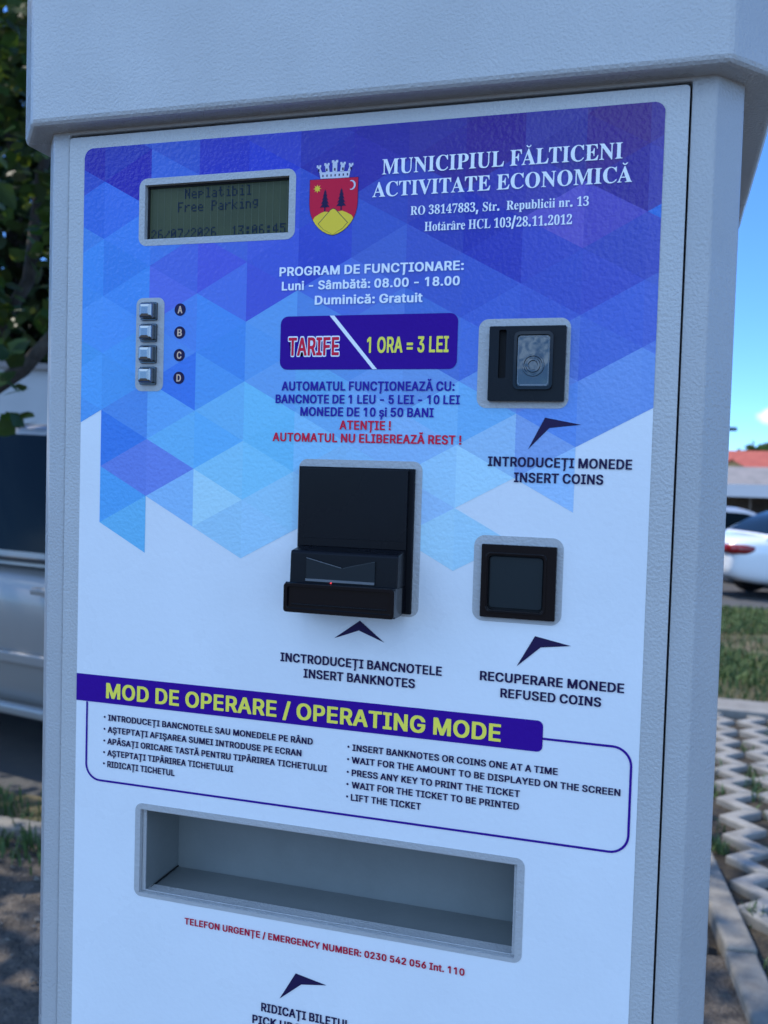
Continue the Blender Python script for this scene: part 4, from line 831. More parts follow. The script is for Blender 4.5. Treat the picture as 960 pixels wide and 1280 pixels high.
prism_x(bm, [(-0.0044, 1.4606), (-0.0310, 1.4614), (-0.0358, 1.4622), (-0.0368, 1.4612), (-0.0375, 1.4400), (-0.0352, 1.4384), (-0.0200, 1.4384), (-0.0044, 1.4400)], -0.0302, 0.0609)
obj('note_mouth', bm, black_g, plate, bevel=0.0010)
bm = bmesh.new()
sheet(bm, [rrect(-0.0302, 0.0609, 1.4386, 1.4616, 0.0025, 4), rrect(-0.0272, 0.0580, 1.4418, 1.4588, 0.0015, 3)], -0.0395, 0.0025)
obj('mouth_lip', bm, black_g, plate, bevel=0.0006)
bm = bmesh.new()
bx(bm, -0.024, 0.0547, -0.0383, -0.037, 1.4445, 1.4455)
bx(bm, -0.027, 0.0577, -0.0380, -0.0362, 1.4402, 1.4410)
obj('mouth_ridge', bm, black_p, plate, bevel=0.0003)
bm = bmesh.new()
Wn = [(-0.0145, 1.4626), (0.0425, 1.4626), (0.0425, 1.4815), (0.0150, 1.4748), (-0.0145, 1.4815)]
sheet(bm, [Wn], -0.0322, 0.0016)
wv = obj('note_guide_window', bm, smoke, plate, bevel=0.0004)
bm = bmesh.new()
sheet(bm, [[(-0.0142, 1.4819), (0.0150, 1.4752), (0.0150, 1.4747), (-0.0142, 1.4814)]], -0.0325, 0.0006)
sheet(bm, [[(-0.0145, 1.4633), (0.0425, 1.4633), (0.0425, 1.4652), (-0.0145, 1.4652)]], -0.0330, 0.0010)
obj('guide_edge', bm, mat('grey plastic edge', (0.14, 0.15, 0.16), 0.2), plate)
bm = bmesh.new()
lathe_y(bm, 0.0072, 1.4628, [(0.0006, -0.033), (0.0005, -0.0345), (0.0002, -0.0348)], 10)
obj('red_indicator', bm, mat('lit red indicator', (0.4, 0.01, 0.01), 0.3, emit=(1, 0.06, 0.08, 0.5)), plate)

# --- ticket tray -----------------------------------------------------
tray_rim = sheet_obj('ticket_tray', [rrect(-0.1826, 0.1621, 1.1691, 1.2527, 0.0068), TRAY], -0.0008, powder_s, machine, 0.0004, ML)
bm = bmesh.new()
x0, x1, z0, z1, yb = -0.1745, 0.1535, 1.1712, 1.2450, 0.064
v = lambda x, y, z: bm.verts.new((x, y, z))
f0 = [v(x0, 0.004, z0), v(x1, 0.004, z0), v(x1, 0.004, z1), v(x0, 0.004, z1)]
b0 = [v(x0, yb, z0 - 0.001), v(x1, yb, z0 - 0.001), v(x1, yb, z1), v(x0, yb, z1)]
for i in range(4): bm.faces.new((f0[i], f0[(i + 1) % 4], b0[(i + 1) % 4], b0[i]))
bm.faces.new(b0)
tray_m = mat('grey tray paint', (0.185, 0.20, 0.195), 0.40, var=0.05, vscale=25, bump=0.15, bscale=300)
box_ = obj('tray_box', bm, tray_m, tray_rim, recalc=False)
bm = bmesh.new()
sheet(bm, [[(-0.1773, 1.1727), (0.1560, 1.1727), (0.1560, 1.2473), (-0.1773, 1.2473)], [(x0 + .0005, z0 + 0.0025), (x1, z0 + 0.0025), (x1, z1), (x0 + .0005, z1)]], 0.0035, 0.0015)
obj('tray_lip', bm, powder_s, tray_rim, bevel=0.0005)
bm = bmesh.new()
tube(bm, [(x0 + 0.0012, 0.012, z0 + 0.0008), (x0 + 0.001, yb - 0.002, z0 + 0.0006)], 0.0007, 6)
obj('tray_seam', bm, deep, tray_rim)

# ================================================================== GROUND
def gz(y): return 0.0 if y < 7 else max(-1.3, -0.03 * (y - 7))
def strip(name, x0, x1, y0, y1, lift, m, nx=2, ny=None, jitter=0.0, edge=None):
    ny = ny or max(2, int((y1 - y0) / 1.0))
    bm = bmesh.new()
    g = [[bm.verts.new((x0 + (x1 - x0) * i / nx, y0 + (y1 - y0) * j / ny, gz(y0 + (y1 - y0) * j / ny) + lift + (random.uniform(-jitter, jitter) if 0 < i < nx and 0 < j < ny else 0))) for i in range(nx + 1)] for j in range(ny + 1)]
    for j in range(ny):
        for i in range(nx): bm.faces.new((g[j][i], g[j][i + 1], g[j + 1][i + 1], g[j + 1][i]))
    return kind(obj(name, bm, m, smooth=True), 'structure')
earth = mat('dry earth', (0.085, 0.065, 0.045), 0.95, col2=(0.16, 0.13, 0.09), vscale=3.0, bump=0.6, bscale=25, bdist=0.03)
soil_m = mat('dark gravelly soil', (0.042, 0.034, 0.027), 0.95, col2=(0.135, 0.112, 0.09), vscale=16.0, bump=0.9, bscale=60, bdist=0.02, detail=8)
asphalt = mat('worn asphalt', (0.055, 0.055, 0.058), 0.9, col2=(0.085, 0.083, 0.08), vscale=2.5, bump=0.4, bscale=120, bdist=0.006)
concrete = mat('weathered concrete', (0.18, 0.17, 0.155), 0.9, col2=(0.27, 0.26, 0.24), vscale=9.0, bump=0.5, bscale=90, bdist=0.004, detail=8)
concrete2 = mat('worn grey kerb concrete', (0.15, 0.138, 0.12), 0.9, col2=(0.25, 0.232, 0.20), vscale=14.0, bump=0.6, bscale=110, bdist=0.004, detail=8)
turf = mat('turf soil', (0.045, 0.06, 0.022), 0.95, col2=(0.13, 0.10, 0.055), vscale=2.2, bump=0.6, bscale=40, bdist=0.02)
# base ground
bm = bmesh.new()
ys = [-400, -100, -30, -5, 7, 15, 25, 35, 50.4, 80, 160, 400, 1500]
xs = [-1200, -300, -60, -10, 10, 60, 300, 1200]
g = [[bm.verts.new((x, y, gz(y) - 0.06)) for x in xs] for y in ys]
for j in range(len(ys) - 1):
    for i in range(len(xs) - 1): bm.faces.new((g[j][i], g[j][i + 1], g[j + 1][i + 1], g[j + 1][i]))
kind(obj('ground', bm, earth), 'structure')
def kerb_x(y): return 0.44 - 0.129 * (y - 3.05)
bed = strip('planting_bed', -4.6, 0.462, -1.6, 2.50, -0.012, soil_m, 70, 60, 0.012)
for v_ in bed.data.vertices: v_.co.x = -4.6 + (v_.co.x + 4.6) / 5.062 * (kerb_x(v_.co.y) + 4.6)
strip('pavement', -5.0, 4.6, -6.0, -1.7, -0.02, asphalt, 4, 6)
strip('car_park', -40, -0.2, 2.96, 30, -0.03, asphalt, 6, 30)
strip('road', -0.2, 60, 12.9, 30, -0.03, asphalt, 6, 20)
strip('verge', -0.2, 9, 6.30, 12.9, 0.0, turf, 30, 22, 0.03)
strip('verge_strip', -6.0, -0.4, 2.62, 2.96, -0.01, turf, 40, 5, 0.012)
strip('paver_bed', 0.0, 4.9, -1.6, 5.93, -0.036, mat('paver joint soil', (0.022, 0.018, 0.013), 0.95, col2=(0.055, 0.044, 0.03), vscale=22, bump=0.8, bscale=70, bdist=0.015), 40, 50, 0.008)

bm = bmesh.new()
hr = []
for k in range(121):
    an = math.radians(-100 + 200 * k / 120)
    rr_ = 520
    hz_ = 7 + 3 * math.sin(k * .31) + 2 * math.sin(k * .83 + 1)
    dx, dy = math.sin(an), math.cos(an)
    hr.append([bm.verts.new((dx * (rr_ + o), dy * (rr_ + o), -1.4 + q * hz_)) for o, q in ((0, 0), (15, .5), (45, .85), (90, 1), (260, .2))])
for k in range(120):
    for q in range(4): bm.faces.new((hr[k][q], hr[k + 1][q], hr[k + 1][q + 1], hr[k][q + 1]))
kind(obj('hills', bm, mat('wooded hill', (0.030, 0.050, 0.022), 0.95, col2=(0.065, 0.085, 0.04), vscale=0.08, detail=8), smooth=True), 'structure')

def kerb_run(name, p0, p1, w, h, n, m):
    p0, p1 = Vector(p0), Vector(p1)
    d = (p1 - p0) / n
    t = d.normalized(); s = Vector((-t.y, t.x, 0))
    bm = bmesh.new()
    for i in range(n):
        a_, b_ = p0 + d * i + t * 0.004, p0 + d * (i + 1) - t * 0.004
        o1 = random.uniform(-0.004, 0.004)
        vs = [bm.verts.new(q + s * (sg * w / 2 + o1) + Vector((0, 0, zz))) for q in (a_, b_) for sg in (-1, 1) for zz in (-0.12, h + o1)]
        for f in ((0, 1, 3, 2), (4, 6, 7, 5), (0, 4, 5, 1), (2, 3, 7, 6), (0, 2, 6, 4), (1, 5, 7, 3)): bm.faces.new([vs[k] for k in f])
    return kind(obj(name, bm, m, bevel=0.012, seg=3), 'structure')
kerb_run('kerb', (kerb_x(5.8) + .045, 5.8, 0), (kerb_x(-1.65) + .045, -1.65, 0), 0.10, 0.03, 9, concrete2)
kerb_run('kerb', (-0.4, 6.10, 0), (9.0, 6.10, 0), 0.34, 0.03, 10, concrete)
kerb_run('kerb', (-6.2, 2.56, 0), (0.46, 2.56, 0), 0.10, 0.03, 9, concrete2)

# turf pavers: zigzag ribbons of concrete that meet at their elbows and leave lozenge holes between
bm = bmesh.new()
PIT, AMP, PER, WD = 0.206, 0.058, 0.25, 0.088
for r_ in range(21):
    xc = 0.25 + r_ * PIT
    sgn = 1 if r_ % 2 == 0 else -1
    y = -1.5 + random.uniform(-0.01, 0.01)
    k = 0
    while y < 5.82:
        # one stone = one full zigzag
        if xc - AMP - WD * 0.45 < kerb_x(y) + 0.065: y += PER; continue
        pts = []
        for q in range(3):
            pts.append((xc + sgn * AMP * (1 if q % 2 == 0 else -1), y + q * PER / 2))
        dz = random.uniform(-0.004, 0.004)
        L, Rr = [], []
        for (x, yy) in pts:
            L.append((x - WD / 2, yy)); Rr.append((x + WD / 2, yy))
        g0 = 0.003
        L[0] = (L[0][0], L[0][1] + g0); Rr[0] = (Rr[0][0], Rr[0][1] + g0)
        L[2] = (L[2][0], L[2][1] - g0); Rr[2] = (Rr[2][0], Rr[2][1] - g0)
        out = L + Rr[::-1]
        top = [bm.verts.new((x, yy, 0.0 + dz)) for x, yy in out]
        bot = [bm.verts.new((x, yy, -0.08)) for x, yy in out]
        bm.faces.new(top)
        n = len(out)
        for i in range(n): bm.faces.new((top[i], bot[i], bot[(i + 1) % n], top[(i + 1) % n]))
        y += PER
kind(obj('turf_pavers', bm, mat('paver concrete', (0.19, 0.18, 0.165), 0.9, col2=(0.30, 0.29, 0.27), vscale=7.0, bump=0.4, bscale=120, bdist=0.003, detail=8), bevel=0.008, seg=2), 'structure')

# grass and weeds as one mass of blades
def blades(name, spots, m, hmin, hmax, wid, lean=0.5):
    V, F = [], []
    for x, y, z in spots:
        h = random.uniform(hmin, hmax)
        a_ = random.uniform(0, 2 * PI)
        l = random.uniform(0, lean) * h
        dx, dy = math.cos(a_), math.sin(a_)
        w = wid * random.uniform(0.6, 1.3)
        i = len(V)
        px, py = -dy * w, dx * w
        V += [(x - px, y - py, z), (x + px, y + py, z), (x + dx * l * .35 + px * .8, y + dy * l * .35 + py * .8, z + h * .6), (x + dx * l * .35 - px * .8, y + dy * l * .35 - py * .8, z + h * .6), (x + dx * l, y + dy * l, z + h * (1 - 0.3 * l / h))]
        F += [(i, i + 1, i + 2, i + 3), (i + 3, i + 2, i + 4)]
    me = bpy.data.meshes.new(name)
    me.from_pydata(V, [], F)
    return kind(link(name, me, m), 'stuff')
grass_m = mat('grass', (0.032, 0.075, 0.016), 0.7, col2=(0.085, 0.13, 0.03), vscale=1.6, detail=6)
dry_m = mat('dry grass', (0.16, 0.13, 0.055), 0.8, col2=(0.26, 0.20, 0.10), vscale=4)
sp = []
while len(sp) < 42000:
    x, y = random.uniform(-0.1, 6.0), 6.3 + 6.5 * random.random() ** 1.2
    patch = math.sin(x * 2.3 + 1.7 * math.sin(y * 0.9)) + math.sin(y * 1.7 + x) * 0.8
    if patch < -0.4 - 0.3 * random.random() or y < 6.75 + 0.5 * random.random(): 
        if random.random() < 0.85: continue
    sp.append((x, y, gz(y)))
blades('grass', sp, grass_m, 0.03, 0.11, 0.007, 0.9)
sp = [(random.uniform(-0.1, 6.0), y, gz(y)) for y in (random.uniform(6.3, 12.9) for _ in range(7000))]
blades('dry_grass', sp, dry_m, 0.03, 0.10, 0.004, 1.1)
sp = []
for _ in range(3000):
    x = random.uniform(-5.5, -0.6)
    y = random.choice((random.gauss(2.76, 0.10), random.gauss(2.40, 0.07)))
    sp.append((x, y, -0.01))
blades('verge_grass', sp, grass_m, 0.03, 0.10, 0.005, 0.8)
sp = []
for r_ in range(20):
    for k in range(60):
        if random.random() < 0.72: continue
        cx, cy = 0.25 + (r_ - 0.5) * PIT, -1.5 + PER / 2 * k
        if cx < kerb_x(cy) + 0.12 or cy > 5.8: continue
        for _ in range(random.randint(3, 26)): sp.append((random.gauss(cx, 0.03), random.gauss(cy, 0.035), -0.04))
for cx, cy in ((0.67, 2.42), (0.70, 2.2), (0.62, 2.85), (0.80, 2.6), (0.8, 3.3), (0.54, 3.5)):
    for _ in range(40): sp.append((random.gauss(cx, 0.018), random.gauss(cy, 0.03), -0.03))
blades('paver_weeds', sp, mat('weed green', (0.028, 0.075, 0.022), 0.65, col2=(0.07, 0.12, 0.035), vscale=6), 0.025, 0.085, 0.005, 0.9)
# loose stones on the soil
V, F = [], []
for _ in range(5200):
    x, y = random.uniform(-4.2, 0.42), random.uniform(-1.5, 2.48)
    if -0.36 < x < 0.36 and -0.05 < y < 0.62: continue
    r_ = min(0.03, abs(random.gauss(0.004, 0.006)) + 0.002)
    i = len(V)
    for k in range(6):
        d = ((1, 0, 0), (0, 1, 0), (-1, 0, 0), (0, -1, 0), (0, 0, 0.8), (0, 0, -0.5))[k]
        V.append((x + d[0] * r_ * random.uniform(.6, 1.3), y + d[1] * r_ * random.uniform(.6, 1.3), -0.006 + d[2] * r_ * random.uniform(.6, 1.1)))
    for f in ((0, 1, 4), (1, 2, 4), (2, 3, 4), (3, 0, 4), (1, 0, 5), (2, 1, 5), (3, 2, 5), (0, 3, 5)): F.append(tuple(i + q for q in f))
me = bpy.data.meshes.new('gravel')
me.from_pydata(V, [], F)
kind(link('gravel', me, mat('gravel stone', (0.07, 0.06, 0.05), 0.95, col2=(0.20, 0.18, 0.155), vscale=40)), 'stuff')

# ================================================================== CARS
glass = mat('car window glass', (0.004, 0.008, 0.010), 0.05, spec=0.10)
blueglass = mat('sky reflection blue glass', (0.03, 0.08, 0.16), 0.04, spec=1.0, coat=1.0)  # blue base colour stands in for sky reflected in the glass
tyre_m = mat('tyre rubber', (0.012, 0.012, 0.012), 0.85)
rim_m = mat('alloy rim', (0.45, 0.46, 0.48), 0.3, metal=0.9)
trim = mat('black car trim', (0.012, 0.012, 0.013), 0.5)
lampred = mat('red lamp lens', (0.22, 0.006, 0.008), 0.12, spec=0.7)
lampclear = mat('clear lamp lens', (0.55, 0.57, 0.60), 0.1)
platem = mat('white number plate', (0.7, 0.7, 0.7), 0.4)
SEDAN = dict(st=[(-2.34, .70, .46, .66, .90), (-2.27, .84, .34, .72, 1.00), (-1.95, .90, .27, .74, 1.035), (-1.4, .915, .22, .75, 1.02), (-.6, .915, .2, .74, .99), (.3, .915, .2, .74, .97), (1.0, .91, .2, .72, .95), (1.7, .89, .22, .68, .88), (2.15, .82, .26, .62, .78), (2.33, .66, .36, .55, .66)],
             g=(-1.78, -.85, .25, 1.15, .985, 1.44), wb=(.83, .58), ax=(-1.20, 1.42), wr=.325)
HATCH = dict(st=[(-1.98, .70, .45, .68, .95), (-1.92, .80, .34, .74, 1.02), (-1.5, .855, .24, .76, 1.04), (-.6, .865, .2, .75, 1.0), (.3, .865, .2, .74, .98), (.9, .86, .2, .72, .95), (1.5, .84, .22, .68, .88), (1.85, .76, .28, .60, .76), (1.98, .62, .38, .55, .66)],
             g=(-1.96, -1.45, .1, .98, 1.0, 1.46), wb=(.79, .58), ax=(-1.22, 1.26), wr=.31)
VAN = dict(st=[(-2.2, .76, .42, .72, 1.04), (-2.14, .86, .32, .78, 1.10), (-1.7, .905, .26, .80, 1.11), (-.8, .91, .24, .80, 1.105), (.2, .91, .24, .80, 1.10), (.9, .905, .24, .78, 1.07), (1.5, .89, .25, .74, 1.0), (2.0, .82, .28, .66, .86), (2.2, .66, .38, .58, .72)],
           g=(-2.14, -1.85, .55, 1.55, 1.09, 1.765), wb=(.87, .74), ax=(-1.35, 1.38), wr=.33, fr=.955)
def make_car(name, label, spec, paint, loc, rz, tail=lampred, mould=False, gl=glass, rails=False, group=None):
    root = thing(name, label, 'car', loc, rz, group)
    bm = bmesh.new()
    rings = []
    for x, hw, zb, zm, zt in spec['st']:
        half = [(0, zb), (.80 * hw, zb), (.97 * hw, zb + .09), (hw, zm), (.985 * hw, zm + .55 * (zt - zm)), (.88 * hw, zt), (.45 * hw, zt + .015)]
        P = half + [(0, zt + .02)] + [(-y, z) for y, z in half[:0:-1]]
        rings.append([bm.verts.new((x, y, z)) for y, z in P])
    n = len(rings[0])
    for i in range(len(rings) - 1):
        for k in range(n): bm.faces.new((rings[i][k], rings[i][(k + 1) % n], rings[i + 1][(k + 1) % n], rings[i + 1][k]))
    bm.faces.new(rings[0]); bm.faces.new(rings[-1][::-1])
    body = obj('body', bm, paint, root, smooth=True)
    s = body.modifiers.new('smooth', 'SUBSURF'); s.levels = 2; s.render_levels = 2
    # greenhouse: roof and pillars in paint, windows in glass
    xr0, xr1, xf1, xf0, zb, zr = spec['g']
    w0, w1 = spec['wb']
    N = 36
    xs = [xr0 + (xf0 - xr0) * i / N for i in range(N + 1)]
    def top(x):
        if x < xr1: t = (x - xr0) / (xr1 - xr0); return zb + (zr - 0.03 - zb) * math.sin(t * PI / 2) ** 0.9
        if x > xf1: t = (xf0 - x) / (xf0 - xf1); return zb + (zr - 0.02 - zb) * math.sin(t * PI / 2) ** 0.95
        t = (x - xr1) / (xf1 - xr1); return zr - 0.03 * (1 - t) - 0.02 * t + 0.03 * math.sin(t * PI)
    fr = [0, .10, spec.get('fr', .86), 1.0]
    bg_, bp_ = bmesh.new(), bmesh.new()
    def ring(x, g_):
        zt = top(x)
        P = []
        for f in fr:
            h = (zb - 0.03) * (1 - f) + f * zt
            q = max(0, (h - zb) / (zr - zb))
            P.append((w0 - (w0 - w1) * q + g_, h))
        wt = P[-1][0]
        P += [(wt * .93, zt + .02 * min(1, (zt - zb) * 4) + g_), (wt * .5, zt + .035 * min(1, (zt - zb) * 4) + g_), (0, zt + .04 * min(1, (zt - zb) * 4) + g_)]
        return [(x, y, z) for y, z in P] + [(x, -y, z) for y, z in P[-2::-1]]
    RG = [ring(x, 0) for x in xs]
    m_ = len(RG[0])
    pil = [0.0, 0.34, 0.68]
    for i in range(N):
        xm = (xs[i] + xs[i + 1]) / 2
        for k in range(m_ - 1):
            kk = min(k, m_ - 2 - k)
            isg = False
            side0, side1 = xr0 + 0.30 * (xr1 - xr0) + 0.12, xf0 - 0.30
            if kk == 1 and side0 < xm < side1 and top(xm) > zb + 0.12:
                isg = all(abs(xm - p_) > 0.05 for p_ in ((xr1 + xf1) / 2 + 0.1, xr1 + 0.16))
            if kk >= 4 and (xr0 + 0.05 < xm < xr1 - 0.08 or xf1 + 0.06 < xm < xf0 - 0.04): isg = True
            b_ = bg_ if isg else bp_
            q = [RG[i][k], RG[i][k + 1], RG[i + 1][k + 1], RG[i + 1][k]]
            b_.faces.new([b_.verts.new(p_) for p_ in q])
    for b_, nm, m__ in ((bg_, 'window', gl), (bp_, 'roof', paint)):
        bmesh.ops.remove_doubles(b_, verts=b_.verts[:], dist=1e-4)
        obj(nm, b_, m__, root, smooth=True)
    # wheels
    hw = spec['st'][3][1]
    for ax in spec['ax']:
        for sd in (-1, 1):
            bm = bmesh.new()
            lathe_y(bm, ax, 0.40 if False else spec['wr'] + 0.03, [(spec['wr'] + 0.055, -0.012), (spec['wr'] + 0.055, 0.012)], 28)
            o = obj('wheel_arch', bm, trim, root, (0, sd * (hw - 0.012), 0))
            bm = bmesh.new()
            R_ = spec['wr']
            lathe_y(bm, 0, 0, [(R_ * .62, -.10), (R_ * .93, -.10), (R_, -.06), (R_, .06), (R_ * .93, .10), (R_ * .62, .10)], 28)
            w = obj('wheel', bm, tyre_m, root, (ax, sd * (hw - 0.085), R_), smooth=False)
            bm = bmesh.new()
            for k in range(10):
                a_ = k * PI / 5
                dx, dz = math.cos(a_), math.sin(a_)
                P = [(dx * .05 - dz * .03, dz * .05 + dx * .03), (dx * .05 + dz * .03, dz * .05 - dx * .03), (dx * R_ * .62 + dz * .02, dz * R_ * .62 - dx * .02), (dx * R_ * .62 - dz * .02, dz * R_ * .62 + dx * .02)]
                sheet(bm, [P], -0.105, 0.02)
            lathe_y(bm, 0, 0, [(R_ * .64, -.095), (R_ * .66, -.106), (R_ * .58, -.106), (R_ * .56, -.09)], 28)
            lathe_y(bm, 0, 0, [(.06, -.09), (.055, -.112), (.02, -.115)], 16)
            o = obj('rim', bm, rim_m, w)
            if sd > 0: o.rotation_euler = (0, 0, PI)
    # lamps that wrap the rear and front corners
    st = spec['st']
    for sd in (-1, 1):
        for rear in (True, False):
            i0, i1 = (0, 1) if rear else (-1, -2)
            xa, ya = st[i0][0], st[i0][1]; xb, yb_ = st[i1][0], st[i1][1]
            zc = (st[i1][3] + st[i1][4]) / 2 - (0.03 if rear else 0.05)
            sx = -1 if rear else 1
            pth = [(xa + sx * .004, ya * .62), (xa + sx * 0.01, ya * .90), (xb + sx * .03, yb_ * .985), (xb - sx * .16, yb_ * 1.02 + 0.008), (xb - sx * .30, yb_ * 1.03 + .012)]
            hh = [.055, .07, .075, .07, .04]
            bm = bmesh.new()
            A_ = [(bm.verts.new((x, sd * y, zc - h)), bm.verts.new((x, sd * y, zc + h)), bm.verts.new((x - sx * .03, sd * (y - .04), zc + h)), bm.verts.new((x - sx * .03, sd * (y - .04), zc - h))) for (x, y), h in zip(pth, hh)]
            for i in range(len(A_) - 1):
                for k in range(4): bm.faces.new((A_[i][k], A_[i][(k + 1) % 4], A_[i + 1][(k + 1) % 4], A_[i + 1][k]))
            bm.faces.new(A_[0]); bm.faces.new(A_[-1][::-1])
            obj('tail_light' if rear else 'headlight', bm, tail if rear else lampclear, root, smooth=True)
    x0 = st[0][0]
    bm = bmesh.new(); bx(bm, x0 - .025, x0 + .01, -.26, .26, .62, .73)
    obj('number_plate', bm, platem, root, bevel=.004)
    bm = bmesh.new(); bx(bm, x0 + .03, x0 + .14, -.70, .70, .30, .36)
    obj('bumper', bm, trim, root, bevel=.02)
    for sd in (-1, 1):
        bm = bmesh.new()
        bx(bm, -.11, .11, -.085, .085, -.065, .065)
        o = obj('wing_mirror', bm, paint, root, (xf0 - .48, sd * (w0 + .13), zb + .06), bevel=.04, seg=3)
    if mould:
        for sd in (-1, 1):
            bm = bmesh.new()
            bx(bm, -1.0, 1.0, -.012, .012, .57, .625)
            obj('side_moulding', bm, paint, root, (0, sd * (hw + .002), 0), bevel=.008)
            bm = bmesh.new()
            bx(bm, -1.0, 1.02, -.03, .03, .30, .36)
            obj('sill', bm, paint, root, (0, sd * (hw - .02), 0), bevel=.02, seg=3)
            bm = bmesh.new()
            bx(bm, -1.9, 1.0, -.006, .006, zb - .012, zb + .012)
            obj('window_trim', bm, trim, root, (0, sd * (w0 + .008), 0), bevel=.003)
            for xh in (-.62, .42):
                bm = bmesh.new(); bx(bm, xh - .09, xh + .09, -.022, .022, .93, .965)
                obj('door_handle', bm, paint, root, (0, sd * (hw + .004), 0), bevel=.01)
    if rails:
        for sd in (-1, 1):
            bm = bmesh.new()
            tube(bm, [(xr1 + .05, sd * .64, zr), (xr1 + .15, sd * .64, zr + .035), (xf1 - .2, sd * .64, zr + .045), (xf1 - .05, sd * .64, zr + .005)], .016, 8)
            obj('roof_rail', bm, paint, root, smooth=True)
    return root
silver_p = mat('silver car paint', (0.28, 0.275, 0.27), 0.35, metal=0.3, spec=0.4, coat=0.3)
white_p = mat('white car paint', (0.78, 0.79, 0.80), 0.25, coat=0.8)
lsilver_p = mat('pale silver car paint', (0.50, 0.52, 0.55), 0.3, metal=0.4, coat=0.6)
bluegrey_p = mat('blue grey car paint', (0.16, 0.20, 0.26), 0.3, metal=0.4, coat=0.6)
dark_p = mat('dark blue car paint', (0.010, 0.018, 0.045), 0.3, coat=0.6)
CARS = True
make_car('silver_van', 'silver people carrier with dark side windows parked left of the ticket machine', VAN, silver_p, (-2.86, 4.16, -0.03), math.radians(-12), mould=True)
make_car('white_saloon', 'white saloon with red tail light, nearest car right of the ticket machine', SEDAN, white_p, (3.20, 16.25, gz(16) - .03), math.radians(20))
make_car('grey_saloon', 'blue grey saloon parked just behind the white saloon', SEDAN, bluegrey_p, (3.55, 19.0, gz(19) - .03), math.radians(22), gl=blueglass)
make_car('silver_hatchback', 'pale silver hatchback with curved roof, beyond the saloons at the right edge of the machine', HATCH, lsilver_p, (1.6, 21.2, gz(21) - .03), math.radians(10))
make_car('dark_blue_van', 'dark blue people carrier whose roof shows beyond the pale silver hatchback', VAN, dark_p, (0.0, 26.0, gz(26) - .03), math.radians(5))

# ================================================================== BUILDINGS
def wallbox(bm, x0, x1, y0, y1, z0, z1): bx(bm, x0, x1, y0, y1, z0, z1)
tile = mat('red roof tile', (0.36, 0.075, 0.055), 0.8, col2=(0.46, 0.11, 0.075), vscale=1.5)
greyroof = mat('grey fibre roof', (0.20, 0.185, 0.18), 0.9, col2=(0.28, 0.25, 0.24), vscale=1.2)
plaster_y = mat('ochre plaster', (0.60, 0.40, 0.18), 0.9, var=0.1, vscale=1)
plaster_w = mat('pale plaster', (0.55, 0.54, 0.52), 0.9, var=0.08, vscale=1)
win_m = mat('dark window pane', (0.02, 0.025, 0.03), 0.1)
def gable_house(name, label, loc, rz, L, W, wall_h, roof_h, wall_m, roof_m, over=0.5, hip=0.0, wins=3, chim=True):
    root = thing(name, label, 'house', loc, rz)
    bm = bmesh.new()
    a_ = [bm.verts.new(p) for p in ((-L / 2, -W / 2, 0), (L / 2, -W / 2, 0), (L / 2, W / 2, 0), (-L / 2, W / 2, 0))]
    b_ = [bm.verts.new((v_.co.x, v_.co.y, wall_h)) for v_ in a_]
    for i in range(4): bm.faces.new((a_[i], a_[(i + 1) % 4], b_[(i + 1) % 4], b_[i]))
    if not hip:
        for sx, i, j in ((1, 1, 2), (-1, 3, 0)):
            t = bm.verts.new((sx * L / 2, 0, wall_h + roof_h - 0.12)); bm.faces.new((b_[i], b_[j], t))
    obj('wall', bm, wall_m, root)
    bm = bmesh.new()
    ex, ey = L / 2 + over, W / 2 + over
    zl = wall_h - over * roof_h / (W / 2)
    rx = ex - hip
    e_ = [bm.verts.new(p) for p in ((-ex, -ey, zl), (ex, -ey, zl), (ex, ey, zl), (-ex, ey, zl))]
    r0, r1 = bm.verts.new((-rx, 0, wall_h + roof_h)), bm.verts.new((rx, 0, wall_h + roof_h))
    fs = [bm.faces.new((e_[0], e_[1], r1, r0)), bm.faces.new((e_[2], e_[3], r0, r1))]
    if hip: fs += [bm.faces.new((e_[1], e_[2], r1)), bm.faces.new((e_[3], e_[0], r0))]
    bmesh.ops.recalc_face_normals(bm, faces=fs)
    bmesh.ops.solidify(bm, geom=fs, thickness=0.14)
    rf = obj('roof', bm, roof_m, root)
    if chim:
        bm = bmesh.new(); bx(bm, -.35, .35, -.3, .3, 0, 1.3); bx(bm, -.42, .42, -.37, .37, 1.3, 1.42)
        obj('chimney', bm, mat('chimney brick', (0.25, 0.10, 0.07), 0.9), rf, (L * .12, -W * .12, wall_h + roof_h * .72))
    for k in range(wins):
        x = -L / 2 + L * (k + 0.5) / wins
        bm = bmesh.new(); bx(bm, x - .6, x + .6, -W / 2 - .05, -W / 2 + .02, wall_h * .35, wall_h * .8)
        w = obj('window', bm, mat('white window frame', (0.7, 0.7, 0.7), 0.5), root)
        bm = bmesh.new()
        for s_ in (-1, 1): bx(bm, x + s_ * .29 - .24, x + s_ * .29 + .24, -W / 2 - .07, -W / 2 - .045, wall_h * .35 + .08, wall_h * .8 - .08)
        obj('pane', bm, win_m, w)
    return root
rh = gable_house('red_roofed_house', 'single storey ochre house with a long red tiled roof in the distance', (12.9, 97, -1.3), math.radians(-6), 17.0, 9.0, 3.5, 2.6, plaster_y, tile, over=0.9, hip=1.2, wins=4)
gable_house('grey_roofed_shed', 'low shed with a grey sloping roof in front of the red roofed house', (12.3, 66, -1.3), math.radians(-6), 17.0, 6.0, 2.85, 1.15, plaster_w, greyroof, over=0.4, wins=3, chim=False)
gable_house('white_house', 'pale house gable showing through the leaves behind the grey garage', (-21.5, 27.5, -0.6), math.radians(35), 9.0, 8.0, 6.0, 2.4, plaster_w, greyroof, wins=3)
bm = bmesh.new()
prism = [(-1.6, 0), (1.6, 0), (1.6, 4.1), (0, 5.0), (-1.6, 4.1)]
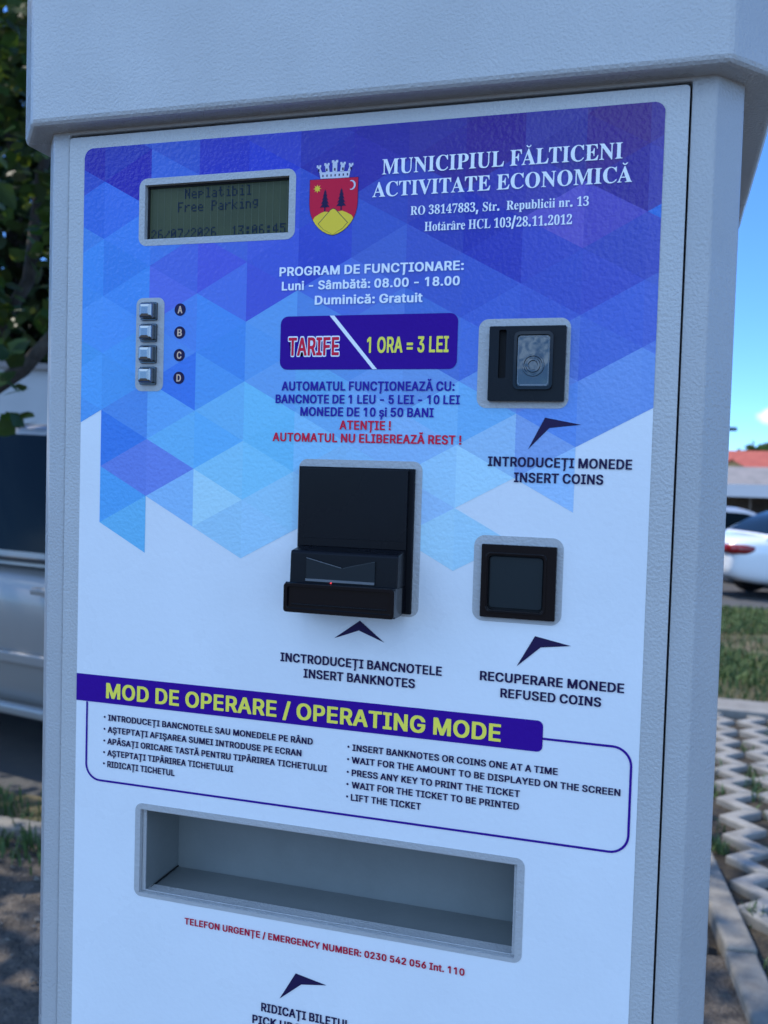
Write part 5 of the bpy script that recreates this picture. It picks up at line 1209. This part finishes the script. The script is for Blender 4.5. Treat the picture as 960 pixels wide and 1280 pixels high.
pf = [bm.verts.new((x, -6.2, z)) for x, z in prism]; pb = [bm.verts.new((x, -4.4, z)) for x, z in prism]
bm.faces.new(pf); bm.faces.new(pb[::-1])
for i in range(5): bm.faces.new((pf[i], pf[(i + 1) % 5], pb[(i + 1) % 5], pb[i]))
obj('porch', bm, plaster_y, rh, (-6.0, 0, 0))
bm = bmesh.new()
for s_ in (-1, 1):
    q = [bm.verts.new((x, y, z)) for x, y, z in ((0, -6.7, 5.12), (s_ * 2.2, -6.7, 3.88), (s_ * 2.2, -4.0, 3.88), (0, -4.0, 5.12))]
    f = bm.faces.new(q); bmesh.ops.solidify(bm, geom=[f], thickness=0.12)
obj('porch_roof', bm, mat('dark brown roof edge', (0.12, 0.06, 0.045), 0.8), rh, (-6.0, 0, 0))
# carport
cp = thing('carport', 'open carport with a pale fascia roof on thin posts behind the parked cars', 'carport', (8.6, 47.0, gz(47)), math.radians(-4))
bm = bmesh.new(); bx(bm, -7.5, 7.5, -2.6, 2.6, 2.50, 2.62)
obj('roof', bm, greyroof, cp)
bm = bmesh.new(); bx(bm, -7.6, 7.6, -2.72, -2.6, 2.15, 2.72); bx(bm, -7.6, -7.48, -2.6, 2.7, 2.15, 2.72); bx(bm, 7.48, 7.6, -2.6, 2.7, 2.15, 2.72)
obj('fascia', bm, mat('pale metal fascia', (0.62, 0.60, 0.60), 0.6), cp)
for k in range(6):
    for sd in (-2.4, 2.4):
        bm = bmesh.new(); bx(bm, -.05, .05, -.05, .05, 0, 2.5)
        obj('post', bm, mat('brown post', (0.10, 0.075, 0.055), 0.8), cp, (-7.3 + k * 2.92, sd, 0))
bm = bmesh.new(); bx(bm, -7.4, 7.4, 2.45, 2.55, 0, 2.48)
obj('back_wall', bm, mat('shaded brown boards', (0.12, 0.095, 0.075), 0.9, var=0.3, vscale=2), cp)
# flat grey garage beyond the silver van
gr = thing('garage', 'flat roofed pale grey garage beyond the silver van', 'garage', (-8.6, 9.2, gz(9)), math.radians(38))
bm = bmesh.new(); bx(bm, -5.0, 5.0, 0, 5.0, 0, 2.85)
obj('wall', bm, mat('pale grey render', (0.42, 0.43, 0.44), 0.9, var=0.05, vscale=2), gr)
bm = bmesh.new(); bx(bm, -5.08, 5.08, -.08, 5.08, 2.85, 2.93)
obj('roof', bm, greyroof, gr)
for k in range(3):
    bm = bmesh.new(); bx(bm, -1.2, 1.2, -.04, .02, 0, 2.1)
    for j in range(5): bx(bm, -1.15, 1.15, -.055, -.04, .06 + j * .41, .42 + j * .41)
    obj('garage_door', bm, mat('white garage door', (0.5, 0.5, 0.5), 0.6), gr, (-3.3 + 3.3 * k, 0, 0))
# street lamp with its head beyond the machine's right edge
lp = thing('street_lamp', 'slim street lamp whose dark head juts out past the machine\'s right edge', 'street lamp', (2.05, 36.6, gz(36.6)))
bm = bmesh.new(); tube(bm, [(0, 0, 0), (0, 0, 4.35), (.12, 0, 4.45), (.35, 0, 4.48)], [.06, .04, .03, .025], 10)
obj('pole', bm, mat('grey lamp pole', (0.16, 0.17, 0.18), 0.5, metal=0.5), lp, smooth=True)
bm = bmesh.new(); bx(bm, .25, .75, -.11, .11, 4.40, 4.55)
obj('lamp_head', bm, mat('dark lamp head', (0.03, 0.035, 0.04), 0.5), lp, bevel=.04, seg=3)
# ================================================================== TREES
leaf_m = bpy.data.materials.new('leaf')
leaf_m.use_nodes = True
nt = leaf_m.node_tree
nt.nodes.clear()
mo = nt.nodes.new('ShaderNodeOutputMaterial')
df = nt.nodes.new('ShaderNodeBsdfPrincipled'); tr = nt.nodes.new('ShaderNodeBsdfTranslucent'); mx = nt.nodes.new('ShaderNodeMixShader')
at = nt.nodes.new('ShaderNodeAttribute'); at.attribute_name = 'Col'
df.inputs['Roughness'].default_value = 0.5
hs = nt.nodes.new('ShaderNodeMix'); hs.data_type = 'RGBA'; hs.blend_type = 'MULTIPLY'; hs.inputs['Factor'].default_value = 1.0
hs.inputs['B'].default_value = (1.5, 1.3, 0.5, 1)
nt.links.new(at.outputs['Color'], df.inputs['Base Color'])
nt.links.new(at.outputs['Color'], hs.inputs['A'])
nt.links.new(hs.outputs['Result'], tr.inputs['Color'])
mx.inputs['Fac'].default_value = 0.45
nt.links.new(df.outputs[0], mx.inputs[1]); nt.links.new(tr.outputs[0], mx.inputs[2]); nt.links.new(mx.outputs[0], mo.inputs['Surface'])
bark = mat('bark', (0.028, 0.022, 0.017), 0.95, col2=(0.075, 0.06, 0.048), vscale=14, bump=0.8, bscale=40, bdist=0.01)

def leaves_mesh(name, pts, size, tint=(0.045, 0.085, 0.022)):
    n = len(pts)
    pts = np.array(pts)
    nrm = rng.normal(size=(n, 3)); nrm[:, 2] = np.abs(nrm[:, 2]) + 0.6
    nrm /= np.linalg.norm(nrm, axis=1)[:, None]
    a_ = np.cross(nrm, rng.normal(size=(n, 3))); a_ /= np.linalg.norm(a_, axis=1)[:, None]
    b_ = np.cross(nrm, a_)
    s = size * rng.uniform(0.6, 1.25, n)[:, None]
    V = np.empty((n, 6, 3))
    V[:, 0] = pts
    V[:, 1] = pts + a_ * s * .35 + b_ * s * .42 - nrm * s * .06
    V[:, 2] = pts + a_ * s * .75 + b_ * s * .30 - nrm * s * .12
    V[:, 3] = pts + a_ * s * 1.1 - nrm * s * .22
    V[:, 4] = pts + a_ * s * .75 - b_ * s * .30 - nrm * s * .12
    V[:, 5] = pts + a_ * s * .35 - b_ * s * .42 - nrm * s * .06
    base = (np.arange(n) * 6)[:, None, None]
    F = (np.array([[0, 1, 2, 3], [0, 3, 4, 5]])[None] + base).reshape(-1, 4)
    me = bpy.data.meshes.new(name)
    me.from_pydata(V.reshape(-1, 3).tolist(), [], F.tolist())
    col = np.array(tint)[None] * rng.uniform(0.55, 1.6, (n, 1)) * np.stack([rng.uniform(.8, 1.5, n), np.ones(n), rng.uniform(.7, 1.3, n)], 1)
    ca = me.color_attributes.new('Col', 'FLOAT_COLOR', 'CORNER')
    c8 = np.repeat(np.concatenate([col, np.ones((n, 1))], 1), 8, axis=0)
    ca.data.foreach_set('color', c8.astype(np.float32).ravel())
    return me
def clump(c, r, n, flat=0.8):
    d = rng.normal(size=(n, 3)); d /= np.linalg.norm(d, axis=1)[:, None]
    rad = rng.uniform(0.25, 1.0, n) ** 0.6
    return np.array(c)[None] + d * rad[:, None] * np.array([r, r, r * flat])
def make_tree(name, label, loc, height, crown_r, crown_z, nclump, per, leaf, tint, trunk_r=0.14, seed=1, limbs=None, group=None, cr=(0.45, 0.9), extra=()):
    rn = random.Random(seed)
    root = thing(name, label, 'tree', loc, 0, group)
    bm = bmesh.new()
    tube(bm, [(0, 0, -0.1), (rn.uniform(-.1, .1), rn.uniform(-.1, .1), height * .3), (rn.uniform(-.2, .2), rn.uniform(-.2, .2), height * .6), (rn.uniform(-.3, .3), rn.uniform(-.3, .3), height * .9)], [trunk_r, trunk_r * .8, trunk_r * .5, trunk_r * .15], 10)
    obj('trunk', bm, bark, root, smooth=True)
    P = []
    for k in range(nclump):
        while True:
            v_ = Vector((rn.uniform(-1, 1), rn.uniform(-1, 1), rn.uniform(-1, 1)))
            if 0.25 < v_.length < 1: break
        c = (v_.x * crown_r, v_.y * crown_r, crown_z + v_.z * (height - crown_z))
        r_ = rn.uniform(*cr) * crown_r * 0.42
        P.append(clump(c, r_, per))
        bm = None
        if k % 3 == 0:
            bm = bmesh.new()
            z0 = rn.uniform(.3, .6) * height
            mid = (c[0] * .5 + rn.uniform(-.2, .2), c[1] * .5 + rn.uniform(-.2, .2), (z0 + c[2]) / 2 + .1)
            tube(bm, [(0, 0, z0 - .15), mid, c], [trunk_r * .42, trunk_r * .25, trunk_r * .06], 7)
            obj('limb', bm, bark, root, smooth=True)
    for pts, rad in (limbs or []):
        bm = bmesh.new(); tube(bm, pts, rad, 8)
        obj('limb', bm, bark, root, smooth=True)
    for c, r_, n_ in extra: P.append(clump(c, r_, n_))
    link('crown', leaves_mesh('crown', np.concatenate(P), leaf, tint), leaf_m, root)
    return root
# broad leaved tree to the left, its low limb reaching over the van
TX, TY = -3.7, 1.75
rel = lambda x, y, z: (x - TX, y - TY, z)
make_tree('broad_leaved_tree', 'broad leaved tree with a dark low limb hanging over the silver van', (TX, TY, 0), 8.8, 2.9, 5.6, 135, 100, 0.085, (0.038, 0.078, 0.018), 0.15, 3,
          limbs=[([rel(-3.66, 1.8, 1.35), rel(-3.1, 2.35, 1.58), rel(-2.55, 2.62, 1.84), rel(-2.38, 2.66, 1.95), rel(-2.2, 2.75, 2.2), rel(-1.9, 2.9, 2.75)], [.06, .05, .04, .034, .024, .01]),
                 ([rel(-2.75, 2.6, 1.75), rel(-2.62, 3.0, 2.4), rel(-2.6, 3.05, 2.9), rel(-2.45, 3.1, 3.5)], [.035, .03, .024, .012])],
          cr=(0.5, 0.9),
          extra=[(rel(-2.6, 2.75, 2.15), .22, 60), (rel(-2.2, 2.8, 2.25), .22, 60), (rel(-2.75, 2.7, 2.35), .3, 90), (rel(-2.3, 2.95, 2.6), .32, 100), (rel(-2.7, 2.9, 2.9), .4, 130), (rel(-2.25, 2.9, 3.2), .42, 130), (rel(-2.8, 2.8, 3.5), .45, 150),
                 (rel(-2.22, 2.34, 1.80), .10, 9), (rel(-2.20, 2.36, 1.72), .06, 4), (rel(-2.3, 2.4, 1.95), .16, 22)])
gt = [(-6.6, 14.5, 7.5, 2.8, 4.6, 5), (-12.2, 14.9, 11.5, 4.0, 6.0, 6), (-16.5, 13.0, 8.6, 3.2, 5.0, 8)]
lab = ['dense dark tree behind the garage, nearest the ticket machine', 'tallest dense tree behind the middle of the garage', 'spreading dense tree behind the far left end of the garage']
for i, (x, y, h, r_, cz, sd) in enumerate(gt):
    make_tree('shade_tree', lab[i], (x, y, gz(y)), h, r_, cz, 120, 150, 0.26, (0.020, 0.042, 0.013), 0.2, sd, group='dense trees behind the garage')
make_tree('distant_tree', 'round green tree top showing above the red tiled roof', (11.6, 122, -1.3), 7.9, 2.6, 5.6, 40, 70, 0.5, (0.05, 0.10, 0.03), 0.25, 9)
